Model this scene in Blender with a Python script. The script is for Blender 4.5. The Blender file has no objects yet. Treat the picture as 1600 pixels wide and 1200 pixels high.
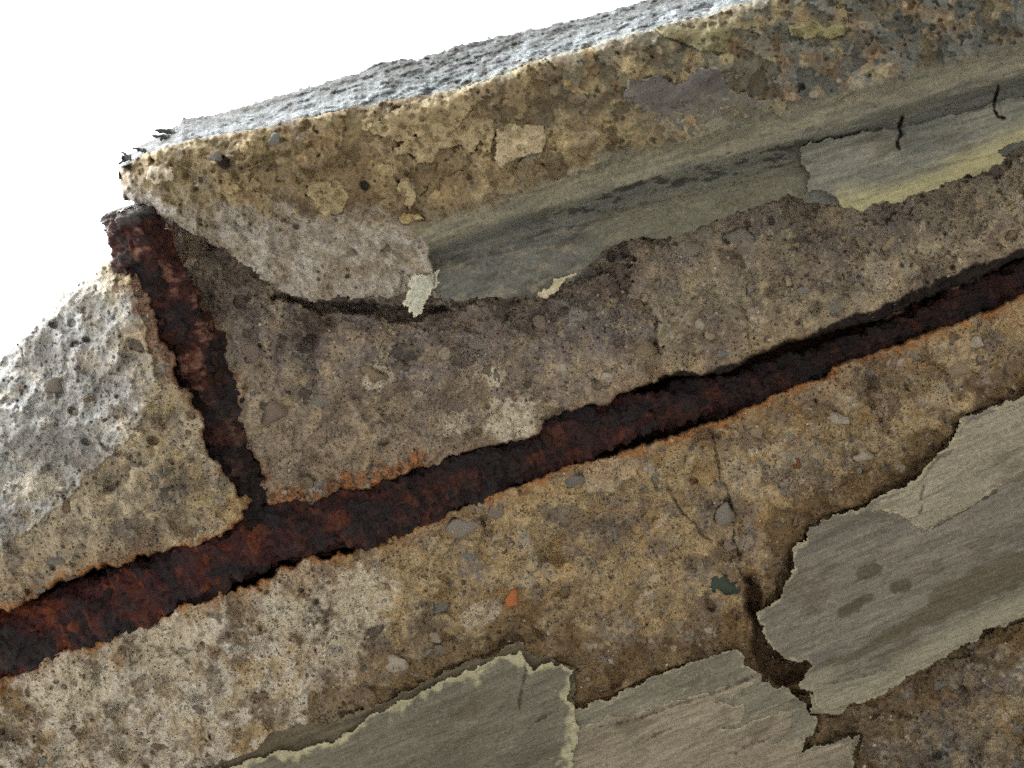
import bpy, math, random
import numpy as np
from mathutils import Vector, Matrix

# ------------------------------------------------------------------ camera, sky, sun, exposure
S = bpy.context.scene
COL = S.collection
PITCH, ROLL = math.radians(70), math.radians(18.5)
FPX = 1716.0                                     # focal length in photo pixels (1600 wide)
CAM = np.array((0.0, 0.0, 1.90))
DIST = 0.30                                      # metres to the soffit along the view axis
UNIT = DIST / FPX                                # one photo pixel on the soffit, in metres
FWD = np.array((0, math.cos(PITCH), math.sin(PITCH)))
U0 = np.array((0, -math.sin(PITCH), math.cos(PITCH)))
R0 = np.array((1.0, 0, 0))
IX = math.cos(ROLL) * R0 - math.sin(ROLL) * U0
IY = math.sin(ROLL) * R0 + math.cos(ROLL) * U0
ZS = CAM[2] + DIST * math.sin(PITCH)             # height of the soffit

cam_d = bpy.data.cameras.new('camera')
cam = bpy.data.objects.new('camera', cam_d)
COL.objects.link(cam)
m = Matrix((IX, IY, -FWD)).transposed().to_4x4()
m.translation = Vector(CAM)
cam.matrix_world = m
cam_d.sensor_width = 36
cam_d.lens = 36 * FPX / 1600
cam_d.clip_start = 0.01
cam_d.clip_end = 2000
cam_d.dof.use_dof = True
cam_d.dof.focus_distance = 0.305
cam_d.dof.aperture_fstop = 45
S.camera = cam

SUN_EL, SUN_AZ = math.radians(48), math.radians(-140)      # azimuth of the sun from +X, counter-clockwise
w = bpy.data.worlds.new('World')
S.world = w
w.use_nodes = True
nt = w.node_tree
bg = nt.nodes['Background']
sky = nt.nodes.new('ShaderNodeTexSky')
sky.sky_type = 'NISHITA'
sky.sun_disc = False
sky.sun_elevation = SUN_EL
sky.sun_rotation = math.pi / 2 - SUN_AZ
sky.air_density = 1.0
sky.dust_density = 8.0
sky.ozone_density = 1.0
hz = nt.nodes.new('ShaderNodeHueSaturation')            # thin overcast: the sky's blue mostly washed out
hz.inputs['Saturation'].default_value = 0.25
hz.inputs['Value'].default_value = 1.35
nt.links.new(sky.outputs[0], hz.inputs['Color'])
nt.links.new(hz.outputs[0], bg.inputs[0])
bg.inputs[1].default_value = 0.15
sd = bpy.data.lights.new('sun', 'SUN')
sd.energy = 0.6
sd.angle = math.radians(50)
sd.color = (1, 0.96, 0.9)
sun = bpy.data.objects.new('sun', sd)
COL.objects.link(sun)
sv = Vector((math.cos(SUN_EL) * math.cos(SUN_AZ), math.cos(SUN_EL) * math.sin(SUN_AZ), math.sin(SUN_EL)))
sun.rotation_euler = sv.to_track_quat('Z', 'Y').to_euler()
S.cycles.use_denoising = False
S.cycles.use_adaptive_sampling = False
S.view_settings.view_transform = 'Standard'
S.view_settings.look = 'None'
S.view_settings.gamma = 1
S.view_settings.use_curve_mapping = False
S.view_settings.exposure = 1.62

# ------------------------------------------------------------------ helpers
rng = np.random.default_rng(7)
random.seed(7)


def at(px, py, h=0.0):
    """Point seen at photo pixel (px, py) that lies h pixel-units below the soffit plane."""
    px, py, h = np.broadcast_arrays(np.asarray(px, float), np.asarray(py, float), np.asarray(h, float))
    a, b = (px - 800) / FPX, (600 - py) / FPX
    d = a[..., None] * IX + b[..., None] * IY + FWD
    t = (ZS - h * UNIT - CAM[2]) / d[..., 2]
    return CAM + d * t[..., None]


def fade(t): return t * t * t * (t * (t * 6 - 15) + 10)


def perlin(x, y, seed=0):
    r = np.random.default_rng(seed + 1000)
    ang = r.random(4096) * 2 * np.pi
    gx, gy = np.cos(ang), np.sin(ang)
    perm = r.permutation(4096)
    xi, yi = np.floor(x).astype(np.int64), np.floor(y).astype(np.int64)
    xf, yf = x - xi, y - yi
    u, v = fade(xf), fade(yf)
    def g(ix, iy, fx, fy):
        k = perm[(perm[ix & 4095] + iy) & 4095]
        return gx[k] * fx + gy[k] * fy
    n00, n10 = g(xi, yi, xf, yf), g(xi + 1, yi, xf - 1, yf)
    n01, n11 = g(xi, yi + 1, xf, yf - 1), g(xi + 1, yi + 1, xf - 1, yf - 1)
    a = n00 + u * (n10 - n00)
    b = n01 + u * (n11 - n01)
    return (a + v * (b - a)) * 1.5


def fbm(x, y, scale, octaves=4, gain=0.5, seed=0):
    out, amp, tot = 0, 1.0, 0.0
    for o in range(octaves):
        k = 2.03 ** o / scale
        out = out + amp * perlin(x * k + 17.3 * o, y * k - 9.1 * o, seed + o)
        tot += amp
        amp *= gain
    return out / tot


def ridged(x, y, scale, octaves=3, seed=0):
    out, amp = 0, 1.0
    for o in range(octaves):
        k = 2.1 ** o / scale
        out = out + amp * (1 - 2 * np.abs(perlin(x * k + 5.7 * o, y * k, seed + o)))
        amp *= 0.5
    return out / 1.75


def worley(x, y, scale, seed=0):
    r = np.random.default_rng(seed + 77)
    ox, oy, hid = r.random(4096), r.random(4096), r.random(4096)
    perm = r.permutation(4096)
    x, y = x / scale, y / scale
    xi, yi = np.floor(x).astype(np.int64), np.floor(y).astype(np.int64)
    best = np.full(x.shape, 9.0); idv = np.zeros(x.shape)
    for dx in (-1, 0, 1):
        for dy in (-1, 0, 1):
            k = perm[(perm[(xi + dx) & 4095] + yi + dy) & 4095]
            d = np.hypot(xi + dx + ox[k] - x, yi + dy + oy[k] - y)
            c = d < best
            best = np.where(c, d, best); idv = np.where(c, hid[k], idv)
    return best, idv


def sstep(a, b, x):
    t = np.clip((x - a) / (b - a), 0, 1)
    return t * t * (3 - 2 * t)


def line_dist(X, Y, pts, vals=None):
    """Distance to a polyline and (optionally) values interpolated along it."""
    best = np.full(X.shape, 1e9)
    out = None if vals is None else np.zeros(X.shape)
    for k in range(len(pts) - 1):
        (x0, y0), (x1, y1) = pts[k], pts[k + 1]
        dx, dy = x1 - x0, y1 - y0
        t = np.clip(((X - x0) * dx + (Y - y0) * dy) / (dx * dx + dy * dy), 0, 1)
        d = np.hypot(X - x0 - t * dx, Y - y0 - t * dy)
        c = d < best
        best = np.where(c, d, best)
        if vals is not None:
            out = np.where(c, vals[k] + t * (vals[k + 1] - vals[k]), out)
    return best if vals is None else (best, out)


def inside(X, Y, poly):
    c = np.zeros(X.shape, bool)
    n = len(poly)
    for k in range(n):
        (x0, y0), (x1, y1) = poly[k], poly[(k + 1) % n]
        if y0 == y1: continue
        hit = ((y0 > Y) != (y1 > Y)) & (X < (x1 - x0) * (Y - y0) / (y1 - y0) + x0)
        c ^= hit
    return c


def sdist(X, Y, poly):
    """Signed distance to a closed outline, positive inside."""
    d = line_dist(X, Y, list(poly) + [poly[0]])
    return np.where(inside(X, Y, poly), d, -d)


def ycurve(X, pts):
    return np.interp(X, [p[0] for p in pts], [p[1] for p in pts])


def mixc(C, col, w):
    w = np.clip(w, 0, 1)[..., None]
    return C * (1 - w) + np.asarray(col) * w


def flat(shape, col): return np.broadcast_to(np.asarray(col, float), shape + (3,)).copy()


def rot(X, Y, deg):
    a = math.radians(deg)
    return X * math.cos(a) - Y * math.sin(a), X * math.sin(a) + Y * math.cos(a)   # along, across (image y points down)


def mesh_object(name, verts, faces_flat, loop_tot, mat, parent=None, col=None, smooth=True):
    me = bpy.data.meshes.new(name)
    nv, nf = len(verts), len(loop_tot)
    me.vertices.add(nv); me.vertices.foreach_set('co', np.ascontiguousarray(verts, np.float32).ravel())
    me.loops.add(len(faces_flat)); me.loops.foreach_set('vertex_index', np.ascontiguousarray(faces_flat, np.int32))
    me.polygons.add(nf)
    me.polygons.foreach_set('loop_start', np.concatenate(([0], np.cumsum(loop_tot)[:-1])).astype(np.int32))
    me.polygons.foreach_set('use_smooth', np.full(nf, smooth))
    me.update(calc_edges=True)
    if col is not None:
        at_ = me.attributes.new('tint', 'FLOAT_COLOR', 'POINT')
        c4 = np.ones((nv, 4), np.float32); c4[:, :3] = col
        at_.data.foreach_set('color', c4.ravel())
    me.materials.append(mat)
    o = bpy.data.objects.new(name, me)
    COL.objects.link(o)
    if parent: o.parent = parent
    return o


def sheet(name, X, Y, H, mask, mat, parent, col, skirt=25, side=None):
    """Relief surface over a grid, cut to a mask, with side walls going back by skirt."""
    ny, nx = X.shape
    q = mask[:-1, :-1] & mask[1:, :-1] & mask[:-1, 1:] & mask[1:, 1:]
    idx = np.arange(ny * nx).reshape(ny, nx)
    a, b, c, d = idx[:-1, :-1][q], idx[1:, :-1][q], idx[1:, 1:][q], idx[:-1, 1:][q]
    quads = np.stack((a, b, c, d), 1)
    # boundary edges: those used by one quad only
    qp = np.zeros((ny + 1, nx + 1), bool); qp[1:-1, 1:-1] = q     # qp[i+1,j+1] = quad(i,j)
    edges = []
    hz0, hz1 = qp[:-1, 1:-1], qp[1:, 1:-1]        # horizontal edge at row i: quads above (i-1) and below (i)
    e0, e1 = idx[:, :-1], idx[:, 1:]
    for sel, flip in ((hz1 & ~hz0, False), (hz0 & ~hz1, True)):
        p0, p1 = e0[sel], e1[sel]
        edges.append(np.stack((p1, p0) if flip else (p0, p1), 1))
    v0, v1 = qp[1:-1, :-1], qp[1:-1, 1:]
    e0, e1 = idx[:-1, :], idx[1:, :]
    for sel, flip in ((v1 & ~v0, True), (v0 & ~v1, False)):
        p0, p1 = e0[sel], e1[sel]
        edges.append(np.stack((p1, p0) if flip else (p0, p1), 1))
    edges = np.concatenate(edges)
    used = np.unique(quads)
    remap = np.full(ny * nx, -1); remap[used] = np.arange(len(used))
    Hf = np.broadcast_to(H, X.shape).ravel(); Xf, Yf = X.ravel(), Y.ravel()
    V = at(Xf[used], Yf[used], Hf[used])
    C = col.reshape(-1, 3)[used]
    be = np.unique(edges)
    rb = np.full(ny * nx, -1); rb[be] = np.arange(len(be)) + len(used)
    sk = np.broadcast_to(skirt, X.shape).ravel()
    VB = at(Xf[be], Yf[be], Hf[be] - sk[be])
    CB = col.reshape(-1, 3)[be] if side is None else np.broadcast_to(side, (len(be), 3))
    side_q = np.stack((remap[edges[:, 0]], remap[edges[:, 1]], rb[edges[:, 1]], rb[edges[:, 0]]), 1)
    F = np.concatenate((remap[quads], side_q))
    return mesh_object(name, np.concatenate((V, VB)), F.ravel(), np.full(len(F), 4), mat, parent, np.concatenate((C, CB)))


def grid(x0, x1, y0, y1, st, frame=(-12, 1612, -12, 1212), coarse=9):
    def ax(lo, hi, f0, f1):
        a = np.arange(max(lo, f0), min(hi, f1) + st * .5, st)
        if lo < f0: a = np.concatenate((np.arange(f0 - coarse, lo - coarse, -coarse)[::-1], a))
        if hi > f1: a = np.concatenate((a, np.arange(a[-1] + coarse, hi + coarse, coarse)))
        return a
    return np.meshgrid(ax(x0, x1, frame[0], frame[1]), ax(y0, y1, frame[2], frame[3]))


def empty(name, loc, label, cat, group=None):
    o = bpy.data.objects.new(name, None); COL.objects.link(o)
    o.location = loc; o['label'] = label; o['category'] = cat
    o.empty_display_size = 0.02
    if group: o['group'] = group
    return o


def stamp(H, X, Y, cx, cy, r, fn, asp=1.0, ang=0.0):
    """Apply fn(normalised radius, window slices) to the part of a grid near a point."""
    xs, ys = X[0], Y[:, 0]
    R = r * max(1, asp) * 1.3
    i0, i1 = np.searchsorted(xs, (cx - R, cx + R)); j0, j1 = np.searchsorted(ys, (cy - R, cy + R))
    if i1 <= i0 or j1 <= j0: return
    sl = (slice(j0, j1), slice(i0, i1))
    dx, dy = X[sl] - cx, Y[sl] - cy
    a, b = dx * math.cos(ang) + dy * math.sin(ang), -dx * math.sin(ang) + dy * math.cos(ang)
    fn(np.hypot(a / (r * asp), b / r), sl)

# ------------------------------------------------------------------ materials
def new_mat(name):
    mt = bpy.data.materials.new(name); mt.use_nodes = True
    return mt, mt.node_tree, mt.node_tree.nodes['Principled BSDF']


def N(t, kind, **kw):
    n = t.nodes.new(kind)
    for k, v in kw.items():
        if hasattr(n, k): setattr(n, k, v)
        else: n.inputs[k].default_value = v
    return n


def mineral(name, fine=0.35, speck=0.6, bump=0.35, rough=0.9, grain=0.0, base=None, spec=0.3, vary=0.0, pores=0.0):
    """Mottled mineral surface: tint attribute (or a base colour) broken up by noise and specks, with fine relief."""
    mt, t, p = new_mat(name)
    L = t.links.new
    tc = N(t, 'ShaderNodeTexCoord')
    vec = tc.outputs['Object']
    if base is None:
        src = N(t, 'ShaderNodeAttribute', attribute_name='tint').outputs['Color']
    else:
        src = N(t, 'ShaderNodeRGB'); src.outputs[0].default_value = (*base, 1); src = src.outputs[0]
    if vary:
        oi = N(t, 'ShaderNodeObjectInfo')
        hs = N(t, 'ShaderNodeHueSaturation'); hs.inputs['Saturation'].default_value = 1
        mr = N(t, 'ShaderNodeMapRange'); mr.inputs[3].default_value = 1 - vary; mr.inputs[4].default_value = 1 + vary
        L(oi.outputs['Random'], mr.inputs[0]); L(mr.outputs[0], hs.inputs['Value']); L(src, hs.inputs['Color'])
        src = hs.outputs[0]
        dn = N(t, 'ShaderNodeTexNoise', Scale=420.0, Detail=6.0, Roughness=0.75); L(vec, dn.inputs['Vector'])
        tg = N(t, 'ShaderNodeNewGeometry'); L(tg.outputs['Position'], dn.inputs['Vector'])
        dr = N(t, 'ShaderNodeMapRange'); dr.inputs[1].default_value = .44; dr.inputs[2].default_value = .6; dr.inputs[4].default_value = .75
        L(dn.outputs['Fac'], dr.inputs[0])
        dmx = N(t, 'ShaderNodeMixRGB'); dmx.inputs[2].default_value = (.25, .205, .145, 1)
        L(dr.outputs[0], dmx.inputs[0]); L(src, dmx.inputs[1]); src = dmx.outputs[0]
    n1 = N(t, 'ShaderNodeTexNoise', Scale=900.0, Detail=6.0, Roughness=0.7)
    n2 = N(t, 'ShaderNodeTexNoise', Scale=3200.0, Detail=3.0, Roughness=0.7)
    vo = N(t, 'ShaderNodeTexVoronoi', Scale=700.0)
    wn = N(t, 'ShaderNodeTexNoise', Scale=500.0, Detail=3.0)
    for n in (n1, n2, wn): L(vec, n.inputs['Vector'])
    mxv = N(t, 'ShaderNodeMixRGB', blend_type='ADD'); mxv.inputs[0].default_value = 0.0012
    L(vec, mxv.inputs[1]); L(wn.outputs['Color'], mxv.inputs[2]); L(mxv.outputs[0], vo.inputs['Vector'])
    # brightness mottling
    r1 = N(t, 'ShaderNodeMapRange'); r1.inputs[1].default_value = 0.3; r1.inputs[2].default_value = 0.7
    r1.inputs[3].default_value = 1 - fine; r1.inputs[4].default_value = 1 + fine
    L(n1.outputs['Fac'], r1.inputs[0])
    r2 = N(t, 'ShaderNodeMapRange'); r2.inputs[1].default_value = 0.3; r2.inputs[2].default_value = 0.7
    r2.inputs[3].default_value = 1 - fine * .7; r2.inputs[4].default_value = 1 + fine * .7
    L(n2.outputs['Fac'], r2.inputs[0])
    mm = N(t, 'ShaderNodeMath', operation='MULTIPLY'); L(r1.outputs[0], mm.inputs[0]); L(r2.outputs[0], mm.inputs[1])
    # sand specks: some Voronoi cells dark, some pale
    sx = N(t, 'ShaderNodeSeparateColor'); L(vo.outputs['Color'], sx.inputs[0])
    dk = N(t, 'ShaderNodeMapRange'); dk.inputs[1].default_value = 0.86; dk.inputs[2].default_value = 0.9
    dk.inputs[3].default_value = 1; dk.inputs[4].default_value = 1 - speck
    L(sx.outputs[0], dk.inputs[0])
    pl = N(t, 'ShaderNodeMapRange'); pl.inputs[1].default_value = 0.84; pl.inputs[2].default_value = 0.9
    pl.inputs[3].default_value = 1; pl.inputs[4].default_value = 1 + speck * .7
    L(sx.outputs[1], pl.inputs[0])
    m2 = N(t, 'ShaderNodeMath', operation='MULTIPLY'); L(dk.outputs[0], m2.inputs[0]); L(pl.outputs[0], m2.inputs[1])
    m3 = N(t, 'ShaderNodeMath', operation='MULTIPLY'); L(mm.outputs[0], m3.inputs[0]); L(m2.outputs[0], m3.inputs[1])
    vm = N(t, 'ShaderNodeVectorMath', operation='SCALE'); L(src, vm.inputs[0]); L(m3.outputs[0], vm.inputs['Scale'])
    last = vm.outputs[0]
    hsum = N(t, 'ShaderNodeMath', operation='MULTIPLY_ADD'); hsum.inputs[1].default_value = 0.6
    L(n2.outputs['Fac'], hsum.inputs[0]); L(n1.outputs['Fac'], hsum.inputs[2])
    hgt = hsum.outputs[0]
    if grain:
        mp = N(t, 'ShaderNodeMapping'); mp.inputs['Rotation'].default_value = (0, 0, math.radians(-8)); mp.inputs['Scale'].default_value = (60, 2200, 400)
        L(vec, mp.inputs[0])
        gn = N(t, 'ShaderNodeTexNoise', Scale=1.0, Detail=4.0, Roughness=0.6); L(mp.outputs[0], gn.inputs['Vector'])
        gr = N(t, 'ShaderNodeMapRange'); gr.inputs[1].default_value = 0.3; gr.inputs[2].default_value = 0.7
        gr.inputs[3].default_value = 1 - grain; gr.inputs[4].default_value = 1 + grain
        L(gn.outputs['Fac'], gr.inputs[0])
        v2 = N(t, 'ShaderNodeVectorMath', operation='SCALE'); L(last, v2.inputs[0]); L(gr.outputs[0], v2.inputs['Scale']); last = v2.outputs[0]
        ha = N(t, 'ShaderNodeMath', operation='MULTIPLY_ADD'); ha.inputs[1].default_value = 1.4
        L(gn.outputs['Fac'], ha.inputs[0]); L(hgt, ha.inputs[2]); hgt = ha.outputs[0]
    if pores:                                              # pinholes of entrained air, in clusters
        for sc_, off_ in ((1300.0, 0.0), (2300.0, .37)):
            pv = N(t, 'ShaderNodeTexVoronoi', Scale=sc_)
            po = N(t, 'ShaderNodeVectorMath', operation='ADD'); po.inputs[1].default_value = (off_, off_, off_)
            L(mxv.outputs[0], po.inputs[0]); L(po.outputs[0], pv.inputs['Vector'])
            pc = N(t, 'ShaderNodeTexNoise', Scale=110.0 if off_ else 160.0, Detail=3.0); L(vec, pc.inputs['Vector'])
            ps = N(t, 'ShaderNodeSeparateColor'); L(pv.outputs['Color'], ps.inputs[0])
            pa = N(t, 'ShaderNodeMath', operation='ADD'); L(ps.outputs[2], pa.inputs[0]); L(pc.outputs['Fac'], pa.inputs[1])
            th_ = N(t, 'ShaderNodeMapRange'); th_.inputs[1].default_value = 1.18; th_.inputs[2].default_value = 1.5; th_.inputs[3].default_value = 0; th_.inputs[4].default_value = .5
            L(pa.outputs[0], th_.inputs[0])
            df = N(t, 'ShaderNodeMath', operation='SUBTRACT'); L(th_.outputs[0], df.inputs[0]); L(pv.outputs['Distance'], df.inputs[1])
            hole = N(t, 'ShaderNodeMapRange'); hole.inputs[1].default_value = -.02; hole.inputs[2].default_value = .1; hole.inputs[3].default_value = 0; hole.inputs[4].default_value = 1
            L(df.outputs[0], hole.inputs[0])
            cl = N(t, 'ShaderNodeMath', operation='MULTIPLY_ADD'); cl.inputs[1].default_value = -pores; cl.inputs[2].default_value = 1
            L(hole.outputs[0], cl.inputs[0])
            v3 = N(t, 'ShaderNodeVectorMath', operation='SCALE'); L(last, v3.inputs[0]); L(cl.outputs[0], v3.inputs['Scale']); last = v3.outputs[0]
            hb = N(t, 'ShaderNodeMath', operation='MULTIPLY_ADD'); hb.inputs[1].default_value = -1.2
            L(hole.outputs[0], hb.inputs[0]); L(hgt, hb.inputs[2]); hgt = hb.outputs[0]
    L(last, p.inputs['Base Color'])
    bp = N(t, 'ShaderNodeBump', Strength=bump, Distance=0.0006); L(hgt, bp.inputs['Height']); L(bp.outputs[0], p.inputs['Normal'])
    p.inputs['Roughness'].default_value = rough
    p.inputs['Specular IOR Level'].default_value = spec
    return mt


M_CORE = mineral('broken_concrete', fine=0.34, speck=0.16, bump=0.6, pores=.72)
M_LEDGE = mineral('weathered_concrete', fine=0.26, speck=0.08, bump=0.5, pores=.22)
M_FASCIA = mineral('lichened_concrete', fine=0.5, speck=0.7, bump=0.8)
M_SKIN = mineral('board_marked_render', fine=0.2, speck=0.06, bump=0.34, grain=0.18, pores=.2)
M_CRUST = mineral('pale_crust', fine=0.2, speck=0.08, bump=0.45, pores=.4)
M_GRIT = mineral('sand_grains', fine=0.2, speck=0.2, bump=0.3, rough=0.75)


def rust_mat():
    mt, t, p = new_mat('rusted_iron'); L = t.links.new
    tc = N(t, 'ShaderNodeTexCoord'); a = N(t, 'ShaderNodeAttribute', attribute_name='tint')
    n1 = N(t, 'ShaderNodeTexNoise', Scale=700.0, Detail=8.0, Roughness=0.7); L(tc.outputs['Object'], n1.inputs['Vector'])
    n2 = N(t, 'ShaderNodeTexNoise', Scale=260.0, Detail=6.0, Roughness=0.65); L(tc.outputs['Object'], n2.inputs['Vector'])
    r = N(t, 'ShaderNodeMapRange'); r.inputs[1].default_value = .3; r.inputs[2].default_value = .7; r.inputs[3].default_value = .35; r.inputs[4].default_value = 1.7
    L(n1.outputs['Fac'], r.inputs[0])
    v = N(t, 'ShaderNodeVectorMath', operation='SCALE'); L(a.outputs['Color'], v.inputs[0]); L(r.outputs[0], v.inputs['Scale'])
    cr = N(t, 'ShaderNodeMapRange'); cr.inputs[1].default_value = .58; cr.inputs[2].default_value = .72; L(n2.outputs['Fac'], cr.inputs[0])
    mx = N(t, 'ShaderNodeMixRGB'); mx.inputs[2].default_value = (.16, .05, .018, 1)
    ml = N(t, 'ShaderNodeMath', operation='MULTIPLY'); ml.inputs[1].default_value = .12
    L(cr.outputs[0], ml.inputs[0]); L(ml.outputs[0], mx.inputs[0]); L(v.outputs[0], mx.inputs[1]); L(mx.outputs[0], p.inputs['Base Color'])
    rr = N(t, 'ShaderNodeMapRange'); rr.inputs[1].default_value = .35; rr.inputs[2].default_value = .65; rr.inputs[3].default_value = .34; rr.inputs[4].default_value = .95
    L(n2.outputs['Fac'], rr.inputs[0]); L(rr.outputs[0], p.inputs['Roughness'])
    bp = N(t, 'ShaderNodeBump', Strength=1.0, Distance=.0014); L(n1.outputs['Fac'], bp.inputs['Height']); L(bp.outputs[0], p.inputs['Normal'])
    p.inputs['Specular IOR Level'].default_value = .4
    return mt


M_RUST = rust_mat()
STONE = {
    'grey': mineral('grey_stone', .3, .35, .6, .75, base=(.19, .19, .185), vary=.25),
    'dark': mineral('dark_stone', .3, .35, .6, .7, base=(.075, .07, .07), vary=.3),
    'tan': mineral('tan_stone', .25, .4, .6, .8, base=(.33, .27, .19), vary=.2),
    'brown': mineral('brown_stone', .3, .4, .6, .8, base=(.15, .105, .065), vary=.25),
    'white': mineral('pale_stone', .2, .3, .5, .7, base=(.37, .345, .30), vary=.15),
    'mauve': mineral('mauve_stone', .25, .4, .6, .8, base=(.23, .185, .17), vary=.2),
    'green': mineral('dark_green_stone', .3, .3, .25, .55, base=(.032, .05, .038)),
    'blue': mineral('blue_grey_stone', .3, .35, .6, .7, base=(.17, .19, .2), vary=.2),
    'orange': mineral('orange_brick', .3, .3, .5, .85, base=(.42, .15, .06)),
    'rusty': mineral('red_brown_stone', .25, .3, .6, .8, base=(.16, .07, .04)),
}

# ------------------------------------------------------------------ traced lines (photo pixels)
MAIN = [(-260, 1105), (-60, 1030), (60, 988), (180, 945), (300, 893), (430, 838), (520, 818), (600, 795), (700, 757), (800, 728), (870, 694), (960, 663), (1050, 637), (1130, 618), (1200, 594), (1300, 553), (1400, 514), (1500, 474), (1600, 434), (1900, 315)]
MAINW = [50, 50, 50, 52, 47, 46, 48, 46, 44, 40, 42, 44, 44, 36, 36, 32, 32, 33, 33, 33]
STIR = [(190, 318), (215, 380), (242, 435), (272, 490), (305, 550), (330, 600), (342, 650), (357, 705), (385, 760), (402, 815)]
STIRW = [32, 36, 36, 38, 40, 36, 29, 31, 28, 26]
SEAT = [(-260, 1045), (-60, 985), (0, 956), (30, 945), (70, 922), (110, 901), (150, 888), (190, 880), (225, 867), (270, 860), (310, 852), (345, 840), (365, 825), (378, 810), (386, 783), (372, 775), (362, 758), (345, 735), (325, 710), (318, 687), (320, 655), (305, 632), (285, 605), (272, 575), (258, 542), (248, 512), (236, 478), (220, 440), (203, 400), (180, 370), (165, 335), (180, 300), (230, 318), (250, 348), (264, 372), (273, 402), (282, 430), (296, 458), (312, 480), (327, 500), (336, 516), (345, 540), (348, 572), (362, 587), (368, 610), (360, 648), (372, 670), (378, 700), (400, 720), (411, 738), (407, 760), (417, 786), (428, 797), (442, 803), (480, 800), (522, 784), (530, 770), (560, 765), (608, 755), (630, 738), (650, 728), (684, 725), (700, 715), (750, 700), (780, 695), (820, 685), (850, 672), (880, 650), (905, 638), (925, 631), (950, 632), (965, 617), (1000, 602), (1030, 591), (1045, 585), (1075, 587), (1125, 582), (1155, 567), (1180, 552), (1215, 536), (1244, 526), (1275, 523), (1315, 511), (1352, 500), (1382, 497), (1416, 477), (1446, 460), (1487, 449), (1536, 429), (1574, 408), (1600, 396), (1900, 280), (1900, 350), (1600, 464), (1574, 474), (1551, 487), (1525, 494), (1484, 509), (1450, 522), (1405, 541), (1360, 554), (1330, 560), (1304, 575), (1292, 590), (1262, 597), (1225, 612), (1187, 629), (1150, 648), (1120, 661), (1082, 669), (1056, 682), (1000, 697), (950, 715), (885, 730), (850, 745), (810, 760), (740, 785), (690, 805), (665, 816), (600, 840), (550, 860), (512, 874), (490, 866), (465, 880), (435, 890), (420, 905), (375, 919), (311, 941), (262, 960), (187, 982), (157, 1001), (112, 1009), (75, 1027), (41, 1046), (0, 1065), (-260, 1165)]
SILH = [(-300, 900), (-120, 680), (-30, 590), (0, 560), (20, 540), (45, 515), (75, 490), (88, 470), (95, 455), (130, 430), (185, 398), (230, 350)]
L0 = [(160, 262), (190, 246), (230, 222), (262, 205), (278, 196), (286, 184), (330, 180), (400, 160), (440, 148), (500, 131), (560, 112), (600, 96), (660, 90), (720, 70), (800, 52), (860, 40), (940, 20), (1000, 3), (1050, -10), (1300, -75), (1900, -230)]
L1 = [(160, 268), (190, 256), (230, 238), (300, 217), (400, 200), (480, 182), (560, 165), (640, 150), (720, 138), (790, 115), (830, 96), (900, 80), (980, 55), (1060, 35), (1150, 10), (1250, -20), (1900, -205)]
GROOVE = [(560, 425), (650, 398), (750, 368), (850, 338), (950, 308), (1050, 282), (1150, 254), (1250, 226), (1400, 178), (1500, 150), (1600, 122), (1900, 30)]
LIP = [(187, 285), (192, 308), (225, 328), (260, 342), (300, 364), (350, 393), (400, 428), (445, 460), (480, 471), (520, 468), (600, 465), (640, 458), (700, 470), (760, 468), (830, 465), (870, 452), (905, 430), (940, 395), (985, 372), (1010, 372), (1050, 375), (1130, 342), (1230, 308), (1300, 322), (1360, 322), (1440, 296), (1540, 262), (1600, 225), (1900, 120)]

# ------------------------------------------------------------------ ground
gm, gt, gp = new_mat('pale_gravel')
gn = N(gt, 'ShaderNodeTexNoise', Scale=3.0, Detail=8.0)
gr = N(gt, 'ShaderNodeValToRGB'); gr.color_ramp.elements[0].color = (.13, .12, .105, 1); gr.color_ramp.elements[1].color = (.27, .25, .22, 1)
gtc = N(gt, 'ShaderNodeTexCoord'); gt.links.new(gtc.outputs['Object'], gn.inputs['Vector'])
gt.links.new(gn.outputs['Fac'], gr.inputs[0]); gt.links.new(gr.outputs[0], gp.inputs['Base Color'])
gp.inputs['Roughness'].default_value = .95
g = mesh_object('ground', np.array([(-700, -700, 0), (700, -700, 0), (700, 700, 0), (-700, 700, 0)]), np.arange(4), np.array([4]), gm, smooth=False)
g['kind'] = 'structure'
# added unseen wall under the slab's inner side, blocks light from there
wy0 = at(800, 1420, 0)[1] + .03
wm_ = mineral('shade_wall_render', .25, .3, .3, base=(.2, .19, .16))
wv = np.array([(x, y, z) for x in (at(150, 1420)[0], 2.2) for y in (wy0, wy0 + .3) for z in (0, ZS + .06)])
wl = mesh_object('unseen_shade_wall', wv, np.array((0, 1, 3, 2, 4, 6, 7, 5, 0, 4, 5, 1, 2, 3, 7, 6, 1, 5, 7, 3, 0, 2, 6, 4)), np.full(6, 4), wm_, smooth=False)
wl['kind'] = 'structure'

# ------------------------------------------------------------------ the concrete slab and its broken underside
base_pt = at(900, 700, 0)
slab = bpy.data.objects.new('concrete_slab', None)
COL.objects.link(slab)
slab['label'] = 'broken concrete slab edge with spalled underside, drip groove, peeling render and embedded stones'
slab['category'] = 'concrete slab'
slab['kind'] = 'thing'

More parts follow.
